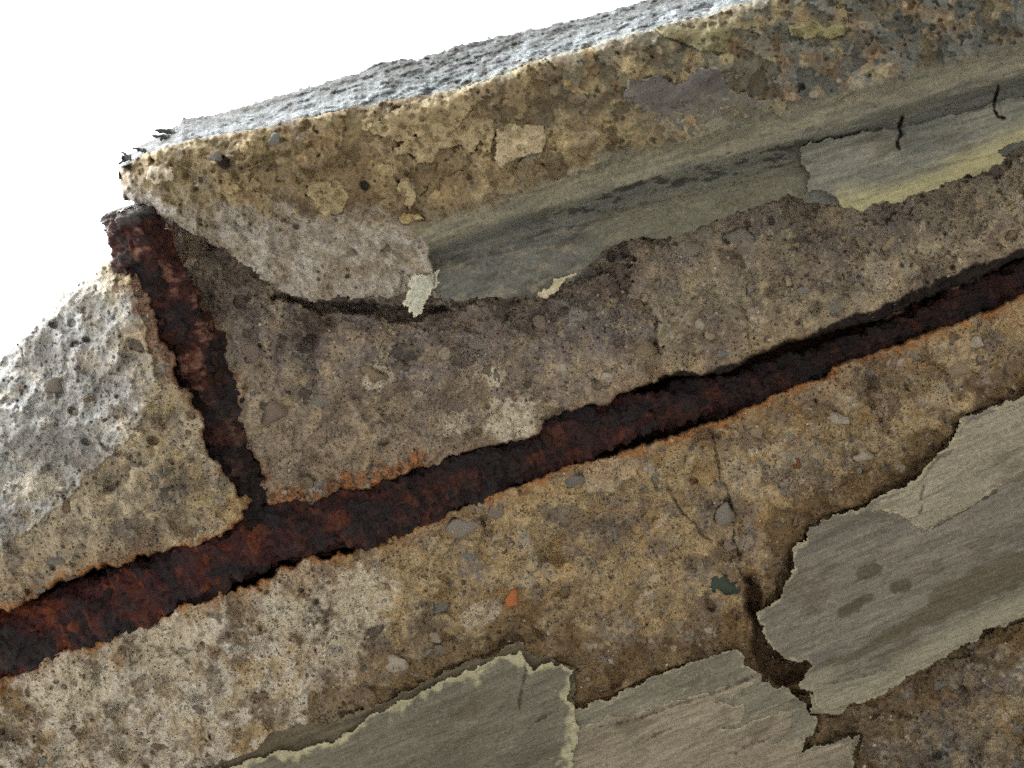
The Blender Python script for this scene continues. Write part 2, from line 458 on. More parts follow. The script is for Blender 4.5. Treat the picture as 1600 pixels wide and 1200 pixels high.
# outlines of the torn render that still covers the slab (traced)
SKIN_RIGHT = [(1900, 520), (1600, 622), (1560, 632), (1535, 640), (1510, 650), (1495, 665), (1490, 690), (1470, 705), (1450, 722), (1440, 740), (1425, 752), (1390, 765), (1350, 790), (1300, 805), (1265, 825), (1258, 845), (1235, 860), (1240, 885), (1225, 920), (1205, 950), (1185, 955), (1190, 985), (1200, 1005), (1215, 1020), (1230, 1032), (1245, 1037), (1262, 1033), (1271, 1043), (1255, 1054), (1250, 1075), (1268, 1085), (1270, 1108), (1310, 1108), (1380, 1090), (1420, 1062), (1480, 1025), (1550, 985), (1600, 968), (1900, 850)]
SKIN_MID = [(880, 1125), (905, 1103), (960, 1087), (1000, 1065), (1050, 1045), (1100, 1030), (1150, 1013), (1160, 1020), (1165, 1037), (1185, 1050), (1192, 1066), (1235, 1075), (1248, 1094), (1262, 1110), (1275, 1122), (1270, 1150), (1255, 1172), (1300, 1160), (1345, 1148), (1335, 1200), (1290, 1450), (600, 1450), (850, 1200)]
SKIN_LEFT = [(350, 1200), (450, 1172), (520, 1160), (545, 1140), (600, 1110), (660, 1080), (690, 1065), (740, 1045), (780, 1025), (815, 1018), (822, 1030), (832, 1046), (850, 1036), (880, 1036), (897, 1046), (890, 1070), (892, 1092), (902, 1112), (905, 1140), (860, 1450), (-300, 1450), (150, 1275)]
SKIN_FRINGE = [(300, 1208), (400, 1168), (420, 1142), (480, 1130), (560, 1115), (620, 1085), (690, 1052), (760, 1026), (815, 1003), (824, 1020), (860, 1030), (900, 1040), (900, 1125), (880, 1300), (300, 1300)]
ROUGH_BR = [(1350, 1450), (1270, 1160), (1262, 1100), (1310, 1100), (1380, 1090), (1420, 1060), (1480, 1020), (1600, 965), (1900, 850), (1900, 1450)]
HOLE = [(1168, 905), (1178, 935), (1183, 970), (1195, 1010), (1222, 1045), (1255, 1048)]
HOLEW = [7, 12, 9, 20, 26, 16]
CRACKS = [([(1108, 672), (1122, 705), (1126, 745), (1140, 780), (1146, 830), (1155, 880), (1170, 915)], 1.6),
          ([(1040, 755), (1058, 790), (1082, 815), (1098, 835), (1112, 845)], 1.3),
          ([(430, 915), (437, 895), (440, 880)], 1.6)]

ST = 1.75
X, Y = grid(-260, 1860, 60, 1420, ST)
sh = X.shape
wx = X + fbm(X, Y, 30, 3, seed=1) * 10 + fbm(X, Y, 7, 2, seed=2) * 3
wy = Y + fbm(X, Y, 30, 3, seed=3) * 10 + fbm(X, Y, 7, 2, seed=4) * 3

ra = np.interp(X, [400, 800], [1.0, .3])
qx, qy = X + fbm(X, Y, 12, 3, gain=.55, seed=5) * 5 + fbm(X, Y, 34, 3, gain=.6, seed=8) * 16 * ra, Y + fbm(X, Y, 12, 3, gain=.55, seed=6) * 5 + fbm(X, Y, 34, 3, gain=.6, seed=9) * 16 * ra
dSeat = -sdist(qx, qy, SEAT)                             # negative inside the mouth
dM, wM = line_dist(qx, qy, MAIN, MAINW)
dS, wS = line_dist(qx, qy, STIR, STIRW)
above = wy < ycurve(wx, [(p[0], p[1]) for p in MAIN])
stx = np.interp(wy, [p[1] for p in STIR], [p[0] for p in STIR])
lump = above & (wx < stx) & (wy > 300)
lumpw = np.where(lump, 1.0, 0.0)
dSil = line_dist(X + (wx - X) * .8, Y + (wy - Y) * .8, SILH)
right_A = above & ~lump & ((wx + fbm(X, Y, 60, 4, gain=.6, seed=7) * 44 > 1012 + (wy - 490) * .42))
mid_A = above & ~lump & ~right_A
below = ~above

H = fbm(X, Y, 260, 3, seed=10) * 14
H += fbm(X, Y, 90, 3, seed=14) * 9
rough = fbm(X, Y, 26, 4, gain=.6, seed=18)
lumpy = np.abs(fbm(X, Y, 62, 4, gain=.55, seed=28))
H += rough * 7 - lumpy * 14 + ridged(X, Y, 14, 3, seed=23) * 2.2 + fbm(X, Y, 5, 2, seed=26) * 1.5
def facets(x, y, scale, tilt, off, seed):
    r = np.random.default_rng(seed); K = 4096
    ox, oy, tx, ty, hz = r.random(K), r.random(K), r.normal(size=K), r.normal(size=K), r.normal(size=K)
    perm = r.permutation(K); x, y = x / scale, y / scale
    xi, yi = np.floor(x).astype(np.int64), np.floor(y).astype(np.int64)
    num, den, cn = 0, 0, 0
    for dx in (-1, 0, 1):
        for dy in (-1, 0, 1):
            k = perm[(perm[(xi + dx) & 4095] + yi + dy) & 4095]
            ux, uy = x - (xi + dx + ox[k]), y - (yi + dy + oy[k])
            w_ = np.exp(-14 * (ux * ux + uy * uy))
            num = num + w_ * (tx[k] * ux * tilt * scale + ty[k] * uy * tilt * scale + hz[k] * off); den = den + w_
            cn = cn + w_ * hz[(k * 7 + 3) % K]
    return num / den, cn / den
fx1, fc1 = facets(X + (wx - X) * 1.6, Y + (wy - Y) * 1.6, 92, .16, 5, 301)
fx2, fc2 = facets(X + (wx - X) * 1.2, Y + (wy - Y) * 1.2, 40, .22, 3, 302)
H += fx1 + fx2
stp_n = fbm(X + (wx - X), Y + (wy - Y), 170, 5, gain=.56, seed=305)
stp = sstep(.06, .08, stp_n) + sstep(-.14, -.12, stp_n)
H += stp * 5
# the left end: a rounded shoulder falling back to the open edge
RIDGE = [(190, 380), (222, 500), (250, 610), (205, 680), (140, 740), (60, 820), (-80, 900), (-300, 1000)]
dR = line_dist(wx, wy, RIDGE)
left = inside(wx, wy, RIDGE + [(-400, 1000), (-400, 300), (100, 300)])
u = np.clip(dSil / 130, 0, 1)
H = np.where(lump, H * 1.0 + 34 - np.where(left, dR * .5, dR * .14) - 90 * (1 - np.sqrt(np.clip(1 - (1 - u) ** 2, 0, 1))), H)
H += np.where(lump & left, ridged(rot(X, Y, 62)[0] / 2.4, rot(X, Y, 62)[1], 70, 4, seed=33) * 13, 0)
H += lumpw * (ridged(rot(X, Y, 55)[0] / 2.2, rot(X, Y, 55)[1], 34, 3, seed=31) * 4)
# middle field falls back beneath the ledge
lipy = ycurve(X, LIP)
under = np.clip((Y - lipy) / 130, -1, 1)
H += np.where(mid_A, -16 - 34 * (1 - np.clip(under, 0, 1)), 0)
H += np.where(mid_A & (X < 520), -20 * sstep(520, 380, X) * sstep(600, 430, Y), 0)
H += np.where(right_A, 8 * sstep(0, 1, np.clip(under, 0, 1)) + 8 - 10 * sstep(60, -10, Y - 480), 0)
H += np.where(below, 6, 0)
# open joint under the ledge
gap = line_dist(wx, wy, [(430, 462), (500, 478), (560, 482), (640, 492), (700, 478)], [1, 7, 8, 9, 2])
gap = (gap[0] + fbm(X, Y, 22, 3, seed=29) * 9, gap[1])
H -= 38 * sstep(gap[1] + 6, gap[1] - 3, gap[0])
# near the torn render the soffit is hollowed
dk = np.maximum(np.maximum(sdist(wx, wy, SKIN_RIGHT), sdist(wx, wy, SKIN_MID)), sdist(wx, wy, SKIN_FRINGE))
H -= np.where(below, 18 * np.exp(-np.abs(np.minimum(dk, 0)) / 45), 0)
inBR = sdist(wx, wy, ROUGH_BR)
H += np.where(inBR > -8, 4 + fbm(X, Y, 40, 3, seed=36) * 10, 0)
lowleft = sstep(640, 380, X - (Y - 1000) * .4) * below
H += lowleft * (8 + fbm(X, Y, 60, 3, seed=39) * 14 + ridged(X, Y, 24, 3, seed=40) * 4)
# seats of the bars
H -= np.where((Y < 395) & (X < 420), 45, 92) * sstep(2, -9, dSeat)
# dark slot on the upper side of the right half of the main bar
slot = line_dist(wx, wy, [(1040, 597), (1100, 592), (1160, 575), (1250, 540), (1320, 512), (1400, 480), (1500, 438), (1600, 398), (1900, 285)])
H -= 30 * sstep(12, 7, slot)
hd, hw = line_dist(wx, wy, HOLE, HOLEW)
H -= 50 * sstep(hw + 5, hw - 9, hd)
for pts, cw in CRACKS:
    H -= 8 * sstep(cw + 1.5, cw - 1.5, line_dist(X + (wx - X) * .9, Y + (wy - Y) * .9, pts) + fbm(X, Y, 26, 2, seed=45) * 3)

# tint: material of each place, with some sky light and shade painted in
C = flat(sh, (.215, .19, .178))
C = mixc(C, (.27, .245, .18), right_A * 1.0)
C = mixc(C, (.33, .255, .145), below * 1.0)
C = mixc(C, (.40, .36, .275), lumpw)
C = mixc(C, (.42, .445, .45), lumpw * left * .85)  # sky light on the outward-facing side, painted as bluish white
C = mixc(C, (.50, .465, .385), lowleft * sstep(-.35, .25, fbm(X, Y, 120, 4, seed=41) + lowleft * .25))
C = mixc(C, (.17, .155, .13), (inBR > -4) * 1.0)
C = mixc(C, (.20, .22, .235), (inBR > -4) * sstep(.05, .2, fbm(X, Y, 50, 4, gain=.65, seed=46)) * .7)
# yellower paste on the lump near the stirrup
C = mixc(C, (.38, .31, .15), lumpw * sstep(170, 60, dS) * sstep(-.2, .2, fbm(X, Y, 70, 3, seed=44)) * .8)
C = C * (1 + np.clip(fc1, -1.5, 1.5) * .10 + np.clip(fc2, -1.5, 1.5) * .10)[..., None]
C = C * (.93 + .08 * stp)[..., None]
C = mixc(C, (.40, .36, .29), sstep(.9, 1.3, fc2) * .6)
C = mixc(C, (.15, .14, .135), sstep(.9, 1.3, -fc2) * .6)
C = mixc(C, (.38, .30, .165), below * sstep(.4, .9, fc1) * .6)
C = mixc(C, (.20, .145, .085), below * sstep(.4, .9, -fc1) * .6)
C = mixc(C, (.26, .27, .26), below * sstep(.22, .36, fbm(X, Y, 75, 5, gain=.65, seed=303)) * .55)
C = mixc(C, (.36, .295, .225), (above & ~lump) * sstep(.2, .32, fbm(X, Y, 80, 5, gain=.65, seed=304)) * .55)
b1 = fbm(X, Y, 55, 4, gain=.62, seed=47)
b2 = fbm(X, Y, 95, 4, gain=.6, seed=52)
b3 = fbm(X, Y, 34, 4, gain=.62, seed=57)
C = mixc(C, (.42, .345, .225), sstep(.1, .2, b1) * .6)
pst = fbm(X, Y, 20, 4, gain=.7, seed=48) + fbm(X, Y, 120, 3, seed=49) * .5
C = mixc(C, (.46, .385, .255), sstep(.13, .24, pst) * .4)
C = mixc(C, (.15, .12, .1), sstep(.12, .24, -pst) * .4)
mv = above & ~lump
C = mixc(C, (.17, .145, .135), mv * sstep(110, 10, Y - lipy + fbm(X, Y, 80, 4, seed=53) * 140) * .6)  # shade under the ledge lip painted in as a darker tone
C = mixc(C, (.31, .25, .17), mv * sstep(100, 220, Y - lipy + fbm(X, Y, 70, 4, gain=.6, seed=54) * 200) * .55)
C = mixc(C, (.15, .12, .1), sstep(.08, .22, b2) * .6)
C = mixc(C, (.27, .26, .245), sstep(.16, .34, b3) * .3)
C = mixc(C, (.30, .19, .075), below * sstep(.12, .36, fbm(X, Y, 70, 4, seed=62)) * .45)
C = mixc(C, (.56, .54, .48), lowleft * sstep(.0, .12, fbm(X, Y, 40, 5, gain=.7, seed=66)) * .75)
C = mixc(C, (.40, .43, .445), lumpw * left * .5 * sstep(10, 60, dR))  # painted sky light laid again over the blotches
# patchy darker brown next to the torn render
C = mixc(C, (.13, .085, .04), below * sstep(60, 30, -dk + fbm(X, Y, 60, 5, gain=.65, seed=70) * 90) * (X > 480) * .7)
# rust washed into the lips of the seats
eM = np.where(dM - wM < dS - wS, dSeat, np.maximum(dSeat, dM - wM))
rn = fbm(X, Y, 28, 4, seed=74)
lipw = np.where(above, np.interp(X, [0, 450, 640, 700, 1600], [1, 1, .8, .25, .1]), 1.0)
C = mixc(C, (.31, .125, .035), sstep(11, 0, eM + rn * 20) * .85 * lipw)
C = mixc(C, (.34, .2, .09), sstep(50, 10, eM + rn * 60) * .3 * lipw)
eS = np.where(dS - wS <= dM - wM, dSeat, np.maximum(dSeat, dS - wS))
C = mixc(C, (.26, .13, .06), sstep(12, 0, eS + rn * 20) * .6)
C = mixc(C, (.21, .125, .095), lumpw * sstep(34, 8, eS + rn * 26) * sstep(640, 540, Y) * .85)
orr = line_dist(wx, wy, [(430, 790), (520, 765), (600, 742), (660, 722)])
rc = fbm(X, Y, 11, 4, gain=.7, seed=75)
C = mixc(C, (.30, .11, .03), sstep(22, 3, orr + rn * 34) * sstep(-.12, .1, rc) * .8)
C = mixc(C, (.07, .03, .02), sstep(26, 6, orr + rn * 30) * sstep(.02, .14, -rc) * .8)
C = mixc(C, (.03, .024, .022), sstep(14, 9, slot))
C = mixc(C, (.05, .022, .014), sstep(0, -5, dSeat))
C = mixc(C, (.13, .085, .05), sstep(hw + 14, hw - 4, hd) * .9)
for pts, cw in CRACKS:
    C = mixc(C, (.07, .05, .035), sstep(cw + 1.5, cw - 1, line_dist(X + (wx - X) * .7, Y + (wy - Y) * .7, pts)) * .35)
# chalky efflorescence
for cx, cy, r in ((800, 655, 42), (715, 660, 26), (770, 590, 20), (590, 590, 26), (690, 560, 0), (560, 935, 60), (520, 1010, 45), (450, 960, 40), (110, 1080, 70), (270, 1010, 60), (60, 760, 30)):
    if r:
        k = sstep(1.15, .75, np.hypot(X - cx, (Y - cy) * 1.25) / r + fbm(X, Y, 22, 3, gain=.65, seed=80) * .8)
        C = mixc(C, (.55, .51, .41), k * .75); H += k * 2

# air holes and coated grains
free = dSeat > 6
nP = 4600
clus = fbm(X, Y, 130, 3, gain=.6, seed=90)
pxs, pys = rng.uniform(-20, 1620, nP), rng.uniform(200, 1230, nP)
prs = 1.6 + rng.pareto(3.4, nP) * 1.4
for cx, cy, r in zip(pxs, pys, prs):
    r = min(r, 5.5)
    if clus[np.clip(np.searchsorted(Y[:, 0], cy), 0, sh[0] - 1), np.clip(np.searchsorted(X[0], cx), 0, sh[1] - 1)] < rng.normal(.1, .12): continue
    if dSil[np.clip(np.searchsorted(Y[:, 0], cy), 0, sh[0] - 1), np.clip(np.searchsorted(X[0], cx), 0, sh[1] - 1)] < 260 and cx < 300 and cy < 760: r = min(r, 2.6)
    def pit(d, sl, r=r):
        k = sstep(1.05, .7, d) * free[sl]
        H[sl] -= k * r * 1.7
        C[sl] = mixc(C[sl], (.09, .065, .05), k * .45)
    stamp(H, X, Y, cx, cy, r, pit, rng.uniform(1, 1.7), rng.uniform(0, 3.1))
for cx, cy, r in ((113, 505, 8), (83, 508, 6), (135, 530, 6), (118, 538, 6), (183, 620, 4), (183, 652, 4), (135, 690, 7), (115, 643, 8), (185, 755, 4), (68, 735, 5), (240, 688, 9), (484, 536, 14), (376, 470, 9), (75, 730, 5), (1110, 945, 9), (300, 650, 4), (955, 400, 8), (600, 690, 7), (1205, 345, 7)):
    def pit(d, sl, r=r):
        k = sstep(1.0, .6, d)
        H[sl] -= k * (r * 1.7 + 3)
    stamp(H, X, Y, cx, cy, r, pit, rng.uniform(1.1, 1.6), rng.uniform(0, 3.1))
SCOL = [(.2, .2, .19), (.11, .1, .09), (.4, .35, .27), (.28, .22, .17), (.47, .43, .36), (.17, .11, .07), (.22, .24, .25)]
nB = 850
for cx, cy, r in zip(rng.uniform(-20, 1620, nB), rng.uniform(200, 1230, nB), 3.5 + rng.pareto(2.4, nB) * 3):
    r = min(r, 22); cc = SCOL[rng.integers(len(SCOL))]; al = rng.uniform(.1, .6); hh = rng.uniform(-.15, .45)
    ph = rng.uniform(0, 6.28); k3 = rng.integers(2, 5)
    def bump(d, sl, r=r):
        k = sstep(1.0, .75, d + .12 * np.sin(k3 * np.arctan2(Y[sl] - cy, X[sl] - cx) + ph)) * free[sl]
        H[sl] += k * r * hh
        C[sl] = mixc(C[sl], cc, k * al)
    stamp(H, X, Y, cx, cy, r, bump, rng.uniform(1, 1.9), rng.uniform(0, 3.1))

cov = np.maximum(np.maximum(sdist(X, Y, SKIN_MID), sdist(X, Y, SKIN_LEFT)), np.maximum(sdist(X, Y, SKIN_RIGHT), sdist(X, Y, SKIN_FRINGE) - 6))
H = np.where(cov > -2, np.minimum(H, -5.0), H)            # the soffit stays behind the render that covers it
core_mask = np.ones(sh, bool)
edge_poly = SILH + [(262, 322), (420, 330), (640, 300), (1000, 230), (1300, 120), (1900, -40), (1900, 1500), (-300, 1500)]
core_mask &= inside(X + (wx - X) * .8, Y + (wy - Y) * .8, edge_poly)
core_mask &= ~((sdist(X, Y, SKIN_LEFT) > 40) | (sdist(X, Y, SKIN_RIGHT) > 70) | (sdist(X, Y, SKIN_MID) > 40))
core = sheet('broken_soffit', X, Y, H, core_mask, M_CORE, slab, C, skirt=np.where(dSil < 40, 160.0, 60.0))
CX, CY, CH = X, Y, H


def core_h(px, py):
    i = np.clip(np.searchsorted(CX[0], px), 0, CX.shape[1] - 1); j = np.clip(np.searchsorted(CY[:, 0], py), 0, CX.shape[0] - 1)
    return CH[j, i]

# ------------------------------------------------------------------ the ledge along the outer edge, with its drip groove
X, Y = grid(150, 1860, -120, 500, 1.75)
sh = X.shape
wx = X + fbm(X, Y, 26, 3, seed=101) * 8 + fbm(X, Y, 7, 2, seed=102) * 3
wy = Y + fbm(X, Y, 26, 3, seed=103) * 8 + fbm(X, Y, 7, 2, seed=104) * 3
y1 = ycurve(X, L1) + fbm(X, Y * 0, 40, 3, seed=106) * 6
yg, yl = ycurve(X, GROOVE), ycurve(X, LIP)
A_, B_ = rot(X, Y, 16.5)
broke = np.interp(wx, [150, 330, 450, 560, 640, 668, 690], [285, 318, 335, 345, 352, 385, 500])     # lower-left fracture begins below this line
fr = sstep(-34, 34, wy - broke + fbm(X, Y, 70, 5, gain=.65, seed=108) * 110 * sstep(640, 560, X)) * (wx < 690)
fr = np.where(wx > 640, sstep(-6, 10, wy - broke) * (wx < 690), fr)
dG = Y - yg
H = 90 - 6 * sstep(0, 1, (Y - y1) / 200) + fbm(X, Y, 160, 3, seed=110) * 14 + fbm(X, Y, 70, 3, seed=111) * 6 * sstep(70, 30, Y - (ycurve(X, GROOVE) - 60))
HOLLOW = [(470, 262), (560, 226), (640, 262), (700, 262), (770, 262), (860, 250), (960, 200), (980, 225), (900, 268), (790, 318), (660, 352), (600, 345), (540, 345), (480, 300)]
hol = sstep(-4, 14, sdist(wx, wy, HOLLOW))
H -= hol * 15
H += np.interp(X, [300, 520], [1, 0]) * fbm(X, Y, 46, 4, gain=.55, seed=113) * 26
pl_n = fbm(X + fbm(X, Y, 22, 3, seed=170) * 12, Y, 120, 5, gain=.58, seed=171)
plate = sstep(.02, .045, pl_n); plate2 = sstep(-.2, -.175, pl_n); plate3 = sstep(.2, .225, pl_n)
pw = sstep(-30, -62, dG) * (1 - fr)
H += (plate * 8 + plate2 * 6 + plate3 * 6) * pw
# rounded arris at the top
H -= 22 * np.exp(-np.clip(Y - y1, 0, None) / 9)
# groove and rib
gw = np.interp(X, [600, 760, 1000, 1250, 1600], [30, 42, 48, 46, 44])
H -= 34 * sstep(-16, 14, dG + fbm(A_ / 6, B_, 20, 3, seed=112) * 10) * (1 - fr)
H -= 10 * np.exp(-((dG - 16) / 16) ** 2) * (1 - fr)
H += 8 * sstep(20, 60, dG) * (1 - fr)
rg = fbm(X, Y, 24, 4, gain=.6, seed=114)
grooved = sstep(-75, -35, dG) * (1 - fr)
tool = fbm(A_ / 9, B_, 8, 3, seed=118)                      # fine drag lines along the run
H += tool * 3.0 * grooved + rg * (8 * (1 - grooved) + 1.2 + 8 * sstep(560, 330, X)) + ridged(X, Y, 34, 3, seed=119) * (1 - grooved) * np.interp(X, [300, 600], [6, 2.5]) + fbm(X, Y, 6, 2, seed=120) * 1.1
# fracture face falls back towards the lip
t_ = np.clip((wy - broke) / np.maximum(yl - broke, 20), 0, 1)
H += fr * (-70 * t_ ** 1.2 + rg * 7 + ridged(A_ / 1.6, B_, 22, 3, seed=123) * 5)
# left end rounds back to the open air
dE = line_dist(wx, wy, [(150, 262), (186, 270), (188, 295), (205, 318)])
uE = np.clip(dE / 90, 0, 1)
H -= 95 * (1 - np.sqrt(np.clip(1 - (1 - uE) ** 2, 0, 1)))

C = flat(sh, (.24, .195, .12))
olive = sstep(760, 1020, X + fbm(X, Y, 120, 3, seed=130) * 260)
C = mixc(C, (.15, .15, .115), olive * .85)
C = mixc(C, (.105, .125, .138), sstep(950, 1400, X + fbm(X, Y, 110, 3, seed=132) * 300) * .6)
C = mixc(C, (.17, .165, .12), sstep(30, 6, Y - y1 + fbm(X, Y, 40, 3, seed=131) * 30) * (X > 640) * .6)
C = mixc(C, (.40, .33, .18), sstep(.05, .16, fbm(X, Y, 48, 4, gain=.6, seed=133)) * .5 * (1 - grooved))
C = mixc(C, (.12, .09, .06), sstep(.06, .2, fbm(X, Y, 60, 5, gain=.65, seed=137)) * .65 * (1 - grooved))
C = mixc(C, (.22, .145, .075), sstep(.16, .34, fbm(X, Y, 50, 3, gain=.6, seed=141)) * .45 * (1 - grooved))
C = C * (1 + pw * (plate * .22 + plate3 * .2 - (1 - plate2) * .25))[..., None]
st = fbm(A_ / 10, B_, 9, 4, gain=.6, seed=145)
C = mixc(C, (.22, .215, .165), grooved * .9)
C = mixc(C, (.29, .28, .2), grooved * sstep(0, .3, st) * .6)
C = mixc(C, (.12, .125, .115), grooved * sstep(.02, .3, -st) * .55)
C = mixc(C, (.125, .138, .142), sstep(-30, 14, dG + fbm(A_ / 6, B_, 20, 3, seed=147) * 16) * (1 - fr) * .75)
rb = sstep(8, 30, dG) * (1 - fr) * (X < 1260)
C = mixc(C, (.075, .07, .055), rb * sstep(.0, .25, fbm(A_ / 3, B_, 34, 4, gain=.65, seed=148)) * .6)
C = mixc(C, (.25, .235, .19), rb * sstep(.1, .2, fbm(A_ / 2.5, B_, 16, 4, gain=.65, seed=149)) * .6)
C = mixc(C, (.17, .17, .11), rb * sstep(880, 980, X) * .5)
# black algae in the groove
alg = sstep(.06, .2, fbm(A_ / 3.2, B_, 12, 4, gain=.65, seed=150) + .12 - np.abs(dG - 4) / 70)
C = mixc(C, (.03, .033, .03), alg * sstep(780, 900, X) * sstep(1290, 1230, X) * .85)
C = mixc(C, (.37, .345, .30), fr)
C = mixc(C, (.22, .2, .185), fr * sstep(.02, .3, fbm(X, Y, 40, 4, gain=.62, seed=155)) * .7)
C = mixc(C, (.3, .245, .17), fr * sstep(.02, .2, fbm(X, Y, 55, 3, seed=159)) * .5)
F1, F2 = rot(X, Y, -33)
C = mixc(C, (.50, .49, .46), fr * sstep(.0, .2, fbm(F1 / 3, F2, 18, 4, gain=.65, seed=162)) * .7)
H = H + fr * ridged(F1 / 2.5, F2, 20, 3, seed=168) * 6
C = mixc(C, (.20, .145, .085), hol * sstep(-.3, .1, fbm(X, Y, 40, 4, seed=138)) * .6)
# left tip: pale paste
C = mixc(C, (.42, .37, .24), sstep(420, 260, X) * (1 - fr) * sstep(-.3, .1, fbm(X, Y, 50, 3, seed=166)) * .7)
nP = 800
for cx, cy, r in zip(rng.uniform(190, 1620, nP), rng.uniform(-20, 470, nP), 1.6 + rng.pareto(3.2, nP) * 1.4):
    r = min(r, 5)
    def pit(d, sl, r=r):
        k = sstep(1.05, .65, d) * (1 - grooved[sl])
        H[sl] -= k * r * 1.6
        C[sl] = mixc(C[sl], (.09, .07, .05), k * .5)
    stamp(H, X, Y, cx, cy, r, pit, rng.uniform(1, 1.6), rng.uniform(0, 3.1))
nB = 420
for cx, cy, r in zip(rng.uniform(190, 1620, nB), rng.uniform(-20, 470, nB), 3.5 + rng.pareto(2.4, nB) * 3):
    r = min(r, 16); cc = SCOL[rng.integers(len(SCOL))]; al = rng.uniform(.2, .7); hh = rng.uniform(-.1, .4)
    def bump(d, sl, r=r):
        k = sstep(1.0, .75, d) * (1 - grooved[sl])
        H[sl] += k * r * hh; C[sl] = mixc(C[sl], cc, k * al)
    stamp(H, X, Y, cx, cy, r, bump, rng.uniform(1, 1.9), rng.uniform(0, 3.1))
for cx, cy, r in ((350, 254, 11), (570, 290, 8), (1252, 135, 6)):
    def pit(d, sl, r=r):
        k = sstep(1.0, .6, d); H[sl] -= k * (r + 4); C[sl] = mixc(C[sl], (.05, .045, .045), k * .8)
    stamp(H, X, Y, cx, cy, r, pit, 1.3, .8)
# hairline splits in the rib
for pts, cw in (([(1410, 183), (1404, 200), (1408, 212), (1402, 228)], 2.2), ([(1560, 135), (1553, 160), (1558, 178), (1568, 186)], 1.8)):
    k = sstep(cw + 1.5, cw - 1.2, line_dist(X, Y, pts)); H -= k * 14; C = mixc(C, (.02, .02, .02), k * .8)

ledge_mask = (wy > y1 + (wy - Y) * .6) & (Y < yl + (wy - Y) * 1.1) & (X > 186 + (wx - X)) & ((X > 225) | (Y > ycurve(X, L1)))
LX, LY, LH = X, Y, H
ledge = sheet('edge_ledge', X, Y, H, ledge_mask, M_LEDGE, slab, C, skirt=np.clip(H + 30, 40, 140))


def ledge_h(px, py):
    i = np.clip(np.searchsorted(LX[0], px), 0, LX.shape[1] - 1); j = np.clip(np.searchsorted(LY[:, 0], py), 0, LX.shape[0] - 1)
    return LH[j, i]

# weathered outer face, seen almost edge on
X, Y = grid(170, 1860, -230, 290, 1.6)
sh = X.shape
A_, B_ = rot(X, Y, 15)
y0 = ycurve(X, L0) + fbm(X, X * 0, 22, 4, gain=.65, seed=201) * 6 - np.abs(perlin(X / 14, X * 0, 207)) * 4
y1 = ycurve(X, L1) + fbm(X, X * 0, 40, 3, seed=106) * 6 + 4
t_ = np.clip((y1 - Y) / np.maximum(y1 - ycurve(X, L0), 6), -.2, 1.15)
rg = fbm(A_ / 3, B_, 9, 4, gain=.65, seed=210)
H = 44 - 150 * np.clip(t_, 0, 1.2) ** 1.1 + rg * 15 + fbm(A_ / 4, B_, 16, 3, seed=215) * 10
C = flat(sh, (.20, .232, .25))
C = mixc(C, (.27, .305, .325), sstep(-.05, .25, fbm(A_ / 5, B_, 12, 4, gain=.6, seed=220)) * sstep(.75, .2, t_))
C = mixc(C, (.10, .105, .10), sstep(.3, .8, t_ + fbm(A_ / 4, B_, 14, 4, gain=.65, seed=225) * .9) * .7)
C = mixc(C, (.05, .05, .045), sstep(.12, .3, fbm(A_ / 3, B_, 10, 4, gain=.65, seed=230)) * sstep(0, .6, t_ + .2) * .8)
C = mixc(C, (.40, .40, .30), sstep(.22, .02, t_) * (X > 700) * .5)
fmask = (X > 189) & (Y > y0) & (Y < y1 + 3)
fascia = sheet('weathered_fascia', X, Y, H, fmask, M_FASCIA, slab, C, skirt=60)

# body of the slab behind these surfaces
body = [at(300, 420, -70), at(430, 380, -70), at(700, 230, -60), at(1900, -120, -60)]
P = [at(x, y, -95) for x, y in ((330, 620), (330, 420), (470, 330), (900, 190), (1850, -60))]
o0 = P[-1]
outl = [P[0], P[1], P[2], P[3], P[4], o0 + np.array((.9, 0, 0)), o0 + np.array((.9, 1.2, 0)), np.array((P[0][0] - .02, o0[1] + 1.2, P[0][2])), at(40, 1000, -95), at(200, 760, -95)]
outl = np.array(outl); outl[:, 2] = ZS + 150 * UNIT
n = len(outl)
top = outl.copy(); top[:, 2] += .05
V = np.concatenate((outl, top)); F = []; LT = []
F += list(range(n))[::-1]; LT.append(n); F += list(range(n, 2 * n)); LT.append(n)
for k in range(n):
    F += [k, (k + 1) % n, n + (k + 1) % n, n + k]; LT.append(4)
bodym = mineral('plain_concrete', .25, .3, .3, base=(.3, .27, .21))
mesh_object('slab_body', V, np.array(F), np.array(LT), bodym, slab, smooth=False)

